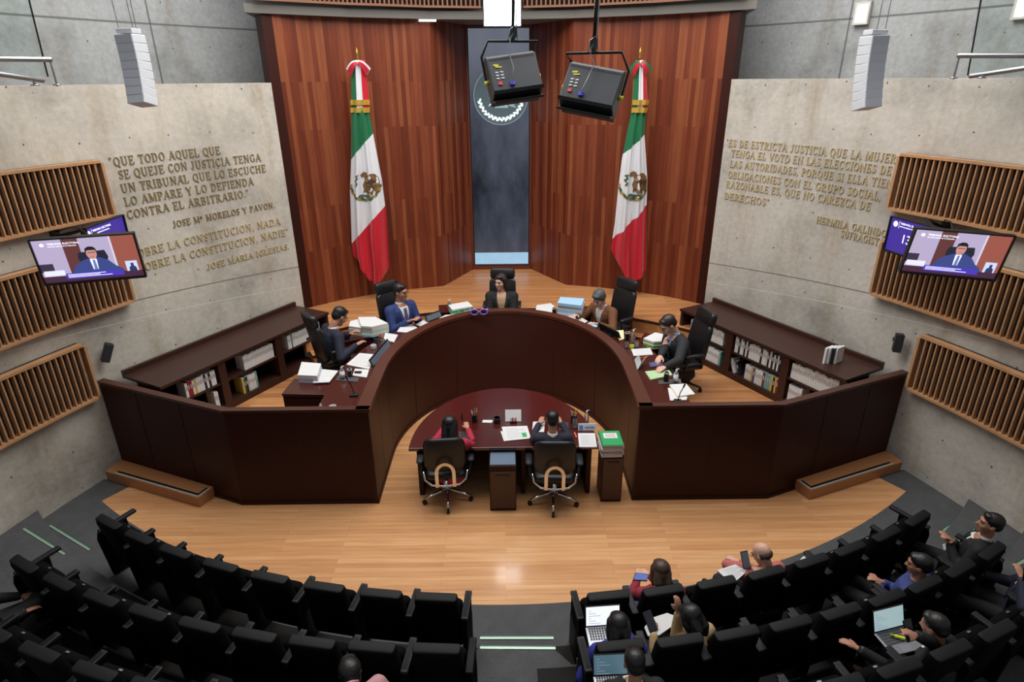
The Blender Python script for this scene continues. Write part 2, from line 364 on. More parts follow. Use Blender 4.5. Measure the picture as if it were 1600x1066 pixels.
# concrete walls (curved), their ledges, and the upper wall behind
for sd in (-1, 1):
    mb = MB(); N = 48; a0, a1 = -14, 38.6
    def fn(u, v, off=0.0, a0=a0, a1=a1, sd=sd): return wallp(sd, a0+(a1-a0)*u, -.1+5.07*v, off)
    mb.grid(lambda u, v: fn(u, v), N, 4, 0, lambda u, v: (WR*math.radians(a0+(a1-a0)*u), -.1+5.07*v))
    mb.grid(lambda u, v: wallp(sd, a0+(a1-a0)*u, 4.97, -.35*v), N, 1, 0, lambda u, v: (WR*math.radians(a0+(a1-a0)*u), 7+.35*v))
    mb.grid(lambda u, v: wallp(sd, a0+(a1-a0)*u, -.1+5.07*v, -.35), N, 1, 0, lambda u, v: (u*10, v*5))
    mb.add([wallp(sd, a1, -.1), wallp(sd, a1, 4.97), wallp(sd, a1, 4.97, -.35), wallp(sd, a1, -.1, -.35)], [(0, 1, 2, 3)], 0, [(0, 0), (0, 5), (.35, 5), (.35, 0)])
    struct(mb, 'wall_'+SIDE[sd], CONC if sd < 0 else CONCR)
    # walkway slab and upper wall
    mb = MB(); mb.strip([wallp(sd, a0+(36-a0)*i/30, 0, -.35) for i in range(31)], [wallp(sd, a0+(36-a0)*i/30, 0, -2.0) for i in range(31)], 4.7, 4.93); struct(mb, 'floor_walkway', CONC3)
    mb = MB(); b0, b1 = -14, 47
    mb.grid(lambda u, v: wallp(sd, b0+(b1-b0)*u, 4.5+4.5*v, -1.75), 40, 1, 0, lambda u, v: (14*math.radians(b0+(b1-b0)*u), 4.5+4.5*v)); struct(mb, 'wall_upper_'+SIDE[sd], CONC2)
# panelled wood wall, faceted round the tall screen
WPL = [(-4.28, 10.52), (-3.64, 11.01), (-3.2, 11.38), (-2.55, 11.76), (-1.93, 12.02), (-1.27, 12.2), (-.67, 13.42)]
WPL2 = [(-3.78, 10.9), (-3.2, 11.38), (-2.55, 11.76), (-1.93, 12.02), (-1.27, 12.2)]
WT = 5.97
def facets(pl, z0, z1, m=0):
    mb = MB(); s = 0
    for p, q in zip(pl[:-1], pl[1:]):
        L = math.hypot(q[0]-p[0], q[1]-p[1])
        mb.add([(p[0], p[1], z0), (q[0], q[1], z0), (q[0], q[1], z1), (p[0], p[1], z1)], [(0, 1, 2, 3)], m, [(s, z0), (s+L, z0), (s+L, z1), (s, z1)]); s += L
    return mb
def mirror(pl): return [(-x, y) for x, y in pl]
XS = -.07                                             # the tall screen sits a little left of the axis
for sd in (-1, 1):
    pl = WPL[1:] if sd < 0 else mirror(WPL[1:])
    pl = pl[:-1]+[(XS-.64 if sd < 0 else XS+.64, 13.42)]
    mb = facets(pl, P2-.1, WT)
    # thickness and top
    back = [(x*1.04, y+.25) for x, y in pl]
    mb.add([(x, y, WT) for x, y in pl]+[(x, y, WT) for x, y in back], [(i, i+1, len(pl)+i+1, len(pl)+i) for i in range(len(pl)-1)], 0, [(x, y) for x, y in pl]*2)
    struct(mb, 'wall_back_'+SIDE[sd], WOODWALL)
    # return at the outer edge of the panelling, its shade put into dark wood
    e = pl[0]; mb = MB()
    mb.prism([e, (e[0]+sd*.13, e[1]-.105), (e[0]+sd*.30, e[1]+.10), (e[0], e[1]+.25)], P2-.1, WT); struct(mb, 'trim_3' if sd < 0 else 'trim_4', MAHOG)
# sill under the screen and lintel over it
mb = MB(); mb.box((XS, 13.5, (P2-.1+1.13)/2), (1.30, .24, 1.13-P2+.1)); mb.box((XS, 13.5, (5.93+WT)/2+.01), (1.30, .24, .08)); mb.box((XS-.635, 13.45, 3.5), (.03, .1, 4.9)); mb.box((XS+.635, 13.45, 3.5), (.03, .1, 4.9)); struct(mb, 'trim_5', mat('reveal_wood', (104, 46, 28), .4))
mb = MB(); mb.prism([(-.8, 13.6), (.8, 13.6), (1.5, 12.3), (-1.5, 12.3)], P2-.1, P2-.002); struct(mb, 'floor_niche', DAISF)
# concrete beam above the panelling and the wall above that
beam = [(-3.95, 10.72), (-3.78, 10.85), (-2.55, 11.6), (-1.27, 12.1), (0, 12.3), (1.27, 12.1), (2.55, 11.6), (3.78, 10.85), (3.95, 10.72)]
mb = MB(); mb.strip(beam, [(x*1.08, y+1.6) for x, y in beam], WT+.0, WT+.13); struct(mb, 'trim_6', CONC3)
mb = MB(); bw = [(x*1.02, y+.35) for x, y in beam]; mb = facets(bw, WT+.1, 9.0); struct(mb, 'wall_upper_back', CONC3)
# small openings with daylight, in the right upper wall
LIGHTW = mat('daylight_pane', (250, 252, 255), .5, emit=3.5)
FRAMEW = mat('pale_window_reveal', (196, 190, 182), .7)
def windowslot(name, x0, x1, y0, y1):
    cx, cy = (x0+x1)/2, (y0+y1)/2
    def up(px, py):
        d = ray(px, py); R2 = WR+1.72; ox, oy = CAMX-WX, -WY; A = d.x*d.x+d.y*d.y; B = 2*(ox*d.x+oy*d.y); t = (-B+math.sqrt(B*B-4*A*(ox*ox+oy*oy-R2*R2)))/(2*A)
        return Vector((CAMX+d.x*t, d.y*t, CAMH+d.z*t))
    a, b = up(x0, y1), up(x1, y0); d = Vector((b.x-a.x, b.y-a.y, 0)); L = d.length; d.normalize(); n = Vector((-d.y, d.x, 0)); n = n if n.y < 0 else -n
    mid = (a+b)/2; h = b.z-a.z; rz = math.atan2(d.y, d.x)
    t = bpy.data.objects.new(name, None); C.objects.link(t); t.location = (mid.x, mid.y, min(a.z, b.z)); t.rotation_euler = (0, 0, rz); t['kind'] = 'structure'
    m = MB(); fw = .03
    for c_, d_ in (((0, 0, -fw/2), (L+2*fw, .1, fw)), ((0, 0, h+fw/2), (L+2*fw, .1, fw)), ((-L/2-fw/2, 0, h/2), (fw, .1, h)), ((L/2+fw/2, 0, h/2), (fw, .1, h))): m.box(c_, d_)
    m.build('window_frame', FRAMEW, t); m = MB(); m.box((0, -.005, h/2), (L, .02, h)); m.build('pane', LIGHTW, t)
windowslot('window_1', 1337, 1360, 6, 36); windowslot('window_2', 1586, 1612, -6, 27)

# ------------------------------------------------------------------ slatted acoustic panels
def slat_panel(side, d0, d1, z0, z1, label, pitch=.072, group='slatted wood panels on the concrete walls'):
    mid = (d0+d1)/2; base = wallp(side, mid, z0, .06); t = thing('slatted_panel', label, 'wall panel', base, 0, group)
    loc = lambda p: p-base
    n = 14; dd = [d0+(d1-d0)*i/n for i in range(n+1)]
    mb = MB(); mb.strip([loc(wallp(side, d, 0, .035)) for d in dd], [loc(wallp(side, d, 0, .008)) for d in dd], 0, z1-z0); mb.build('backing_panel', SLATBACK, t)
    mb = MB(); f = .035
    for za, zb in ((0, f), (z1-z0-f, z1-z0)): mb.strip([loc(wallp(side, d, 0, .135)) for d in dd], [loc(wallp(side, d, 0, .04)) for d in dd], za, zb)
    for e, w_ in ((d0, .16), (d1, -.16)):
        mb.strip([loc(wallp(side, e, 0, .135)), loc(wallp(side, e+w_, 0, .135))], [loc(wallp(side, e, 0, .04)), loc(wallp(side, e+w_, 0, .04))], f, z1-z0-f)
    mb.build('frame', SLAT, t)
    mb = MB(); k = int(WR*math.radians(abs(d1-d0))/pitch)
    for i in range(1, k):
        d = d0+(d1-d0)*i/k; hw = math.degrees(.0085/WR)
        mb.strip([loc(wallp(side, d-hw, 0, .125)), loc(wallp(side, d+hw, 0, .125))], [loc(wallp(side, d-hw, 0, .075)), loc(wallp(side, d+hw, 0, .075))], f, z1-z0-f)
    mb.build('slats', SLAT, t)
for sd in (-1, 1):
    s = SIDE[sd]
    slat_panel(sd, 24.9, 10, 3.40, 4.11, f'highest slatted wood panel on the {s} concrete wall, above the television')
    slat_panel(sd, 24.72, 10, 2.25, 3.02, f'middle slatted wood panel on the {s} concrete wall, behind the television')
    slat_panel(sd, 20.85, 7, 1.18, 1.96, f'lowest slatted wood panel on the {s} concrete wall, next to the small black loudspeaker')
def arc_slat(side, label):
    pl = [(0.24, 12.22), (1.27, 12.02), (2.55, 11.5), (3.78, 10.75)]
    pl = [(x*side+(-.03 if side < 0 else .02), y) for x, y in pl]; z0, z1 = WT+.17, 7.0
    base = Vector((pl[1][0], pl[1][1], z0)); t = thing('slatted_panel', label, 'wall panel', base, 0, 'slatted wood panels over the panelled wall')
    L = lambda p, o=0: (p[0]-base.x, p[1]+o-base.y)
    mb = MB(); mb.strip([L(p, .10) for p in pl], [L(p, .13) for p in pl], 0, z1-z0); mb.build('backing_panel', SLATBACK, t)
    mb = MB(); mb.strip([L(p, -.02) for p in pl], [L(p, .10) for p in pl], 0, .035); mb.box((L(pl[0])[0], L(pl[0])[1]+.04, (z1-z0)/2), (.035, .12, z1-z0)); mb.build('frame', SLATUP, t)
    mb = MB(); tot = 0
    for p, q in zip(pl[:-1], pl[1:]):
        l_ = math.hypot(q[0]-p[0], q[1]-p[1]); k = int(l_/.075); rz = math.atan2(q[1]-p[1], q[0]-p[0])
        for i in range(k): c_ = L((p[0]+(q[0]-p[0])*(i+.5)/k, p[1]+(q[1]-p[1])*(i+.5)/k), .03); mb.box((c_[0], c_[1], (z1-z0)/2+.017), (.026, .08, z1-z0-.035), rz)
    mb.build('slats', SLATUP, t)
arc_slat(-1, 'slatted wood panel over the panelled wall, left of the bright lamp'); arc_slat(1, 'slatted wood panel over the panelled wall, right of the bright lamp')

# ------------------------------------------------------------------ tall screen with crest
t = NT('screen_picture'); uv = t.n('UVMap').outputs[0]; sp = t.n('SeparateXYZ'); t.l(uv, sp.inputs[0])
n1 = t.noise(t.mapping(uv, (2.2, .9, 1), rot=(0, 0, .35)), 1.6, 5, .6)
base_ = t.ramp(sp.outputs[1], [(0, srgb(74, 80, 94)), (.35, srgb(28, 30, 38)), (.55, srgb(50, 52, 64)), (.72, srgb(74, 77, 90)), (.93, srgb(112, 116, 128))])
col = t.mix(t.ramp(n1, [(.40, (0, 0, 0, 1)), (.72, (.6, .6, .6, 1))]), base_, srgb(128, 136, 158))
t.l(t.ramp(sp.outputs[1], [(0, (0, 0, 0, 1))]), t.b.inputs['Base Color']); t.b.inputs['Roughness'].default_value = .2
t.l(col, t.b.inputs['Emission Color']); t.b.inputs['Emission Strength'].default_value = .75
SCR = t.m
scr = thing('tall_display_screen', 'tall narrow dark blue screen with a round white crest between the wood panels', 'screen', (XS, 13.4, 1.13))
mb = MB(); mb.box((0, .05, 2.4), (1.24, .06, 4.80)); mb.build('frame', BLACK, scr)
mb = MB(); mb.add([(-.6, .012, .02), (.6, .012, .02), (.6, .012, 4.78), (-.6, .012, 4.78)], [(0, 1, 2, 3)], 0, [(0, 0), (.25, 0), (.25, 1), (0, 1)]); mb.build('display', SCR, scr)
mb = MB(); mb.box((0, .004, .17), (1.19, .008, .26)); mb.build('picture_band', mat('screen_sky', (140, 178, 206), .5, noise=.25, nscale=6, emit=.7), scr)
CRW = mat('crest_white', (214, 228, 226), .5, emit=.75); CRT = mat('crest_teal', (128, 156, 154), .5, emit=.6); CRD = mat('crest_disc', (74, 90, 98), .5, emit=.45); CRR = mat('crest_ring', (120, 134, 142), .5, emit=.55)
cz = 4.68-1.13; cr_ = .555
mb = MB(); seg = 72
for r0, r1, mm in ((cr_-.018, cr_, 0),):
    ii = [(r0*math.cos(2*PI*k/seg), r0*math.sin(2*PI*k/seg)) for k in range(seg)]; oo = [(r1*math.cos(2*PI*k/seg), r1*math.sin(2*PI*k/seg)) for k in range(seg)]
    mb.add([(x+.03, 0, cz+z) for x, z in ii]+[(x+.03, 0, cz+z) for x, z in oo]+[(x+.03, .01, cz+z) for x, z in oo], [(k, (k+1) % seg, seg+(k+1) % seg, seg+k) for k in range(seg)]+[(seg+k, seg+(k+1) % seg, 2*seg+(k+1) % seg, 2*seg+k) for k in range(seg)], mm)
mb.build('crest_ring', CRR, scr)
def flat(mb, pts, y, m=0, th=.006, ox=0, oz=0, sc=1):     # thin upright plate from (x,z) outline facing -y
    n = len(pts); ar = sum(pts[i][0]*pts[(i+1) % n][1]-pts[(i+1) % n][0]*pts[i][1] for i in range(n))
    if ar < 0: pts = pts[::-1]
    vs = [(ox+sc*p[0], y, oz+sc*p[1]) for p in pts]+[(ox+sc*p[0], y+th, oz+sc*p[1]) for p in pts]
    return mb.add(vs, [tuple(range(n)), tuple(range(2*n-1, n-1, -1))]+[(i, n+i, n+(i+1) % n, (i+1) % n) for i in range(n)], m)
def leaf(cx, cz_, L, W, a): return [(cx+L*u*math.cos(a)-W*v*math.sin(a), cz_+L*u*math.sin(a)+W*v*math.cos(a)) for u, v in ((-1, 0), (-.4, .8), (.4, .8), (1, 0), (.4, -.8), (-.4, -.8))]
EAGLE_SIDE = [(-.30, .50), (-.22, .62), (-.06, .72), (.10, .66), (.16, .50), (.34, .62), (.56, .58), (.74, .40), (.82, .12), (.80, -.20), (.66, -.48), (.52, -.30), (.46, -.62), (.30, -.44), (.18, -.60), (.06, -.40), (-.12, -.46), (-.06, -.26), (-.14, -.04), (-.04, .18), (-.02, .36), (-.10, .44), (-.20, .40)]
EAGLE = [(-.10, .62), (-.28, .66), (-.42, .56), (-.34, .50), (-.22, .48), (-.16, .34), (-.30, .20), (-.22, -.02), (-.34, -.22), (-.12, -.18), (-.06, -.42), (.12, -.40), (.10, -.2), (.34, -.34), (.62, -.42), (.50, -.22), (.72, -.16), (.56, .0), (.80, .10), (.60, .20), (.78, .38), (.56, .40), (.60, .62), (.36, .56), (.20, .70), (.06, .56)]
SNAKE = [(-.44, .52), (-.62, .44), (-.52, .30), (-.66, .16), (-.54, .02), (-.62, -.12), (-.54, -.14), (-.44, .02), (-.56, .16), (-.42, .30), (-.50, .42), (-.40, .47)]
CACTUS = [(-.30, -.44), (-.30, -.54), (.34, -.54), (.34, -.44), (.18, -.40), (0, -.44), (-.16, -.40)]
mb = MB(); rr = random.Random(3); flat(mb, [(.03+.53*math.cos(2*PI*k/48), cz+.53*math.sin(2*PI*k/48)) for k in range(48)], .009, th=.002); mb.build('crest_disc', CRD, scr); mb = MB()
flat(mb, EAGLE, -.001, 0, sc=.50, ox=.03, oz=cz-.02); flat(mb, SNAKE, .0, 0, sc=.40, ox=.03, oz=cz); flat(mb, CACTUS, .0, 0, sc=.42, ox=.03, oz=cz)
mb.build('crest_eagle', CRT, scr)
mb = MB()
for k in range(30):
    a = math.radians(190+160*k/29); r_ = .43+.03*(k % 2); mb = MB(); flat(mb, leaf(.03+r_*math.cos(a), cz+r_*math.sin(a), .05*rr.uniform(.7, 1.2), .026, a+PI/2+(.6 if k % 2 else -.6)), .0); mb.build('crest_wreath_leaf', CRW, scr)
for k in range(9): mb = MB(); flat(mb, leaf(.03+(-.22+.06*k), cz-.16+.05*((k*7) % 5), .05, .012, .7+.35*k), -.003); mb.build('crest_feather', CRW, scr)

# ------------------------------------------------------------------ serif lettering on the concrete
TK, TN = .15, .07
def G_stem(x, y0, y1, w=TK): return [([(x, y0), (x, y1)], [w, w])]
def G_serif(x, y, w=.30): return [([(x-w/2, y), (x+w/2, y)], [.055, .055])]
def G_bar(x0, x1, y, w=TN): return [([(x0, y), (x1, y)], [w, w])]
def G_diag(x0, y0, x1, y1, w): return [([(x0, y0), (x1, y1)], [w, w])]
def G_arc(cx, cy, rx, ry, a0, a1, n=14, thick=TK, thin=TN):
    P, W = [], []
    for i in range(n+1):
        a = math.radians(a0+(a1-a0)*i/n); P.append((cx+rx*math.cos(a), cy+ry*math.sin(a))); W.append(thin+(thick-thin)*abs(math.cos(a))**1.5)
    return [(P, W)]
def G_full(x, y0=.0275, y1=.9725): return G_stem(x, 0, 1)+G_serif(x, y0)+G_serif(x, y1)
def G_tick(x, y, dx=0): return [([(x, y), (x+dx, y+.0)], [.05, .05])]
def Oo(cx=.40): return G_arc(cx, .5, .30, .46, 0, 360, 26)
GL = {
 'A': (.80, G_diag(.08, 0, .40, 1, TN)+G_diag(.40, 1, .70, 0, TK)+G_bar(.19, .60, .36)+G_serif(.08, .0275, .24)+G_serif(.70, .0275, .28)),
 'B': (.68, G_full(.16)+G_arc(.30, .74, .20, .23, -90, 90)+G_arc(.30, .27, .26, .25, -90, 90)+G_bar(.16, .32, .965)+G_bar(.16, .32, .51)+G_bar(.16, .32, .03)),
 'C': (.74, G_arc(.42, .5, .31, .46, 48, 312, 20)+G_stem(.64, .70, .96, .05)+G_stem(.64, .08, .26, .05)),
 'D': (.78, G_full(.16)+G_arc(.30, .5, .34, .46, -90, 90)+G_bar(.16, .32, .965)+G_bar(.16, .32, .035)),
 'E': (.66, G_full(.16)+G_bar(.16, .56, .965)+G_bar(.16, .44, .51)+G_bar(.16, .58, .035)+G_stem(.57, .76, .99, .05)+G_stem(.60, .01, .26, .05)+G_stem(.44, .40, .62, .05)),
 'F': (.62, G_full(.16)+G_bar(.16, .56, .965)+G_bar(.16, .44, .51)+G_stem(.57, .76, .99, .05)+G_stem(.44, .40, .62, .05)),
 'G': (.80, G_arc(.42, .5, .31, .46, 48, 322, 20)+G_stem(.64, .70, .96, .05)+G_stem(.66, .12, .42, .13)+G_serif(.66, .43, .26)),
 'H': (.84, G_full(.16)+G_full(.66)+G_bar(.16, .66, .51)),
 'I': (.36, G_full(.18)),
 'J': (.50, G_stem(.30, .22, 1)+G_serif(.30, .9725)+G_arc(.17, .20, .13, .20, 0, -170, 10, .10)),
 'L': (.64, G_full(.16)+G_bar(.16, .56, .035)+G_stem(.58, .01, .28, .05)),
 'M': (1.0, G_stem(.14, 0, 1, TN)+G_serif(.14, .0275, .24)+G_serif(.12, .9725, .2)+G_diag(.16, 1, .48, .04, TK)+G_diag(.48, .04, .82, 1, TN)+G_full(.84)),
 'N': (.86, G_stem(.14, 0, 1, TN)+G_serif(.14, .0275, .24)+G_serif(.12, .9725, .2)+G_diag(.16, 1, .70, .0, TK)+G_stem(.71, 0, 1, TN)+G_serif(.71, .9725, .24)),
 'O': (.80, Oo()),
 'P': (.66, G_full(.16)+G_arc(.30, .72, .25, .25, -90, 90)+G_bar(.16, .32, .965)+G_bar(.16, .32, .475)),
 'Q': (.80, Oo()+G_diag(.42, .12, .72, -.18, .12)),
 'R': (.76, G_full(.16)+G_arc(.30, .74, .23, .23, -90, 90)+G_bar(.16, .32, .965)+G_bar(.16, .32, .51)+G_diag(.34, .50, .64, .0, TK)+G_serif(.68, .0275, .2)),
 'S': (.58, [([(.48, .80), (.42, .92), (.29, .96), (.15, .90), (.12, .76), (.18, .64), (.30, .54), (.42, .44), (.48, .30), (.44, .13), (.30, .04), (.16, .08), (.10, .22)], [.05, .07, .075, .11, .15, .16, .165, .165, .15, .12, .075, .07, .05])]+G_stem(.50, .74, .97, .045)+G_stem(.09, .03, .27, .045)),
 'T': (.72, G_stem(.36, 0, 1)+G_serif(.36, .0275)+G_bar(.06, .66, .965)+G_stem(.07, .74, .99, .05)+G_stem(.65, .74, .99, .05)),
 'U': (.84, G_stem(.18, .32, 1)+G_serif(.18, .9725)+G_arc(.41, .32, .23, .29, 180, 360)+G_stem(.64, .32, 1, TN)+G_serif(.64, .9725, .24)),
 'V': (.80, G_diag(.10, 1, .40, 0, TK)+G_diag(.40, 0, .70, 1, TN)+G_serif(.10, .9725, .28)+G_serif(.70, .9725, .24)),
 'X': (.78, G_diag(.10, 1, .66, 0, TK)+G_diag(.64, 1, .10, 0, TN)),
 'Y': (.76, G_diag(.08, 1, .38, .46, TK)+G_diag(.66, 1, .38, .46, TN)+G_stem(.38, 0, .48)+G_serif(.38, .0275)+G_serif(.08, .9725, .24)+G_serif(.66, .9725, .22)),
 'Z': (.66, G_bar(.08, .58, .965)+G_bar(.08, .60, .035)+G_diag(.54, .96, .12, .04, TK)+G_stem(.09, .76, .99, .05)+G_stem(.59, .01, .26, .05)),
 '.': (.26, G_stem(.12, 0, .14, .14)), ',': (.26, G_diag(.14, .12, .08, -.14, .12)), ' ': (.34, []),
 '"': (.40, G_diag(.12, 1.0, .10, .78, .09)+G_diag(.28, 1.0, .26, .78, .09)),
 'a': (.40, G_arc(.18, .78, .11, .13, 0, 360, 12, .09, .05)+G_stem(.29, .62, .92, .07)+G_bar(.06, .34, .54, .05)),
 '\u00d3': (.80, Oo()+G_diag(.36, 1.06, .52, 1.22, .09)),
}
def inscription_line(t, base, side, text, d0, d1, z, h, m, depth=.012):
    adv = sum(GL[c][0] for c in text)+.10*(len(text)-1); S = WR*math.radians(abs(d1-d0)); sx = S/adv; sgn = 1 if d1 > d0 else -1
    x = 0; ratio = h/sx
    def put(px, py, off): return wallp(side, d0+sgn*math.degrees(px*sx/WR), z+py*h, off)-base
    for word in text.split(' '):
        mb = MB()
        for c in word:
            for P, W in GL[c][1]:
                n = len(P); vs = []
                for i, p in enumerate(P):
                    a, b = P[max(i-1, 0)], P[min(i+1, n-1)]; dx, dy = b[0]-a[0], (b[1]-a[1])*ratio; l_ = math.hypot(dx, dy) or 1; nx, ny = -dy/l_, dx/l_
                    for o_ in (W[i]/2, -W[i]/2):
                        for off in (depth, .001): vs.append(put(x+p[0]+nx*o_, p[1]+ny*o_/ratio, off))
                fs = []
                for i in range(n-1):
                    a, b = 4*i, 4*i+4; fs += [(a, b, b+2, a+2), (a, a+1, b+1, b), (a+2, b+2, b+3, a+3)]
                fs += [(0, 2, 3, 1), (4*n-4, 4*n-3, 4*n-1, 4*n-2)]
                mb.add(vs, fs)
            x += GL[c][0]+.10
        mb.build('word', m, t); x += GL[' '][0]+.10
def inscription(label, side, lines, m):
    b = wallp(side, (lines[0][1]+lines[0][2])/2, min(l[3] for l in lines), .02); t = thing('wall_inscription', label, 'lettering', b, 0)
    for tx, d0, d1, z, h in lines: inscription_line(t, b, side, tx, d0, d1, z, h, m)
def ln(tx, x0, y0, x1, y1, h, dz=0):
    a0, z0 = wall_at(x0, y0); a1, z1 = wall_at(x1, y1); return (tx, a0, a1, (z0+z1)/2+dz, h)
inscription('dark bronze five-line quotation at the top of the left concrete wall', -1, [
    ln('"QUE TODO AQUEL QUE', 171, 258, 345, 243, .112), ln('SE QUEJE CON JUSTICIA TENGA', 186, 278, 408, 253, .112), ln('UN TRIBUNAL QUE LO ESCUCHE', 189, 298, 416, 271, .112),
    ln('LO AMPARE Y LO DEFIENDA', 194.5, 318, 397, 292, .112), ln('CONTRA EL ARBITRARIO."', 198, 338, 390, 311, .112)], BRONZE)
inscription('smaller attribution line under the five-line quotation on the left concrete wall', -1, [ln('JOSE Ma MORELOS Y PAVON.', 270, 353, 430, 327, .092)], BRONZE)
inscription('pale gold two-line quotation partly behind the television on the left concrete wall', -1, [
    ln('SOBRE LA CONSTITUCION, NADA', 206, 398, 439, 356, .110), ln('SOBRE LA CONSTITUCION, NADIE"', 217, 418, 452, 373, .110)], PALEGOLD)
inscription('lowest attribution line in pale gold on the left concrete wall, above the bookcase', -1, [ln('JOSE MARIA IGLESIAS.', 323, 417, 453, 393, .092)], PALEGOLD)
inscription('pale gold six-line quotation on the right concrete wall', 1, [
    ln('"ES DE ESTRICTA JUSTICIA QUE LA MUJER', 1134, 230, 1400, 253, .110), ln('TENGA EL VOTO EN LAS ELECCIONES DE', 1142, 246, 1392.5, 272, .110), ln('LAS AUTORIDADES, PORQUE SI ELLA TIENE', 1140, 263, 1403, 293, .110),
    ln('OBLIGACIONES CON EL GRUPO SOCIAL,', 1137, 281, 1377, 309, .110), ln('RAZONABLE ES, QUE NO CAREZCA DE', 1134, 297, 1361, 324, .110), ln('DERECHOS"', 1131.5, 313, 1202, 320, .110)], PALEGOLD)
inscription('two-line attribution beside the television on the right concrete wall', 1, [ln('HERMILA GALINDO', 1275, 351, 1385, 368, .10), ln('SUFRAGISTA', 1313, 372, 1381, 383.5, .10)], PALEGOLD)
# ------------------------------------------------------------------ bench, partitions, bookcases, tables
PT = 1.38                                             # top of the bench parapet
WTOP = 1.22                                           # judges' work surface
bench = thing('judges_bench', 'large horseshoe-shaped dark mahogany bench with curved front wall', 'bench', (0, 7.55, 0))
bl = lambda pl: [(x, y-7.55) for x, y in pl]
BB = -.31                                             # the front wall leans: its foot curves in tighter than its rim
mb = MB(); lo0, lo1, hi0, hi1 = bl(ushape(0, 48, off2=BB)), bl(ushape(.07, 48, off2=BB+.07)), bl(ushape(0, 48)), bl(ushape(.07, 48)); q3 = lambda pl, z: [(x, y, z) for x, y in pl]
mb.add([p for k in range(len(lo0)) for p in ((*lo0[k], 0), (*hi0[k], PT-.05), (*hi1[k], PT-.05), (*lo1[k], 0))], [(4*i+k, 4*i+4+k, 4*i+4+(k+1) % 4, 4*i+(k+1) % 4) for i in range(len(lo0)-1) for k in range(4)]+[(0, 1, 2, 3), tuple(4*len(lo0)-k for k in (1, 2, 3, 4))]); o = mb.build('curved_front', MAHOG, bench, angle=30)
for t_ in (-.97, -.66, -.33, .33, .66, .97, -1.25, 1.25):
    a = PI/2*t_ if abs(t_) < 1 else 0
    if abs(t_) < 1: x, y = -1.63*math.sin(-a), 2.23*math.cos(a); yl = (2.23+BB)*math.cos(a); n_ = Vector((x/1.63**2, y/2.23**2)).normalized()
    else: x, y, yl, n_ = 1.63*(1 if t_ > 0 else -1), -.55, -.55, Vector((1 if t_ > 0 else -1, 0))
    mb = MB(); mb.bar((x, yl, .05), (x, y, PT-.05), .004, .004); mb.build('panel_seam', BLACK, bench)
mb = MB(); mb.strip(bl(ushape(-.012, 48, off2=BB-.012)), bl(ushape(.02, 48, off2=BB+.02)), 0, .05); mb.build('skirting', MAHOG, bench)
mb = MB(); mb.strip(bl(ushape(-.008, 48)), bl(ushape(.155, 48)), PT-.05, PT); mb.build('parapet_cap', veneer('cap_wood', (62, 32, 24), (92, 52, 38), .33, .45), bench, angle=30)
mb = MB(); mb.strip(bl(ushape(.12, 48, 6.52)), bl(ushape(.155, 48, 6.52)), .62, PT-.05); mb.build('inner_face', MAHOG, bench, angle=30)
mb = MB(); mb.strip(bl(ushape(.155, 48, 6.54)), [(x*1.0, y) for x, y in bl(ushape(.72, 48, 6.54, .46))], WTOP-.04, WTOP); mb.build('worktop', MAHOGTOP, bench, angle=30)
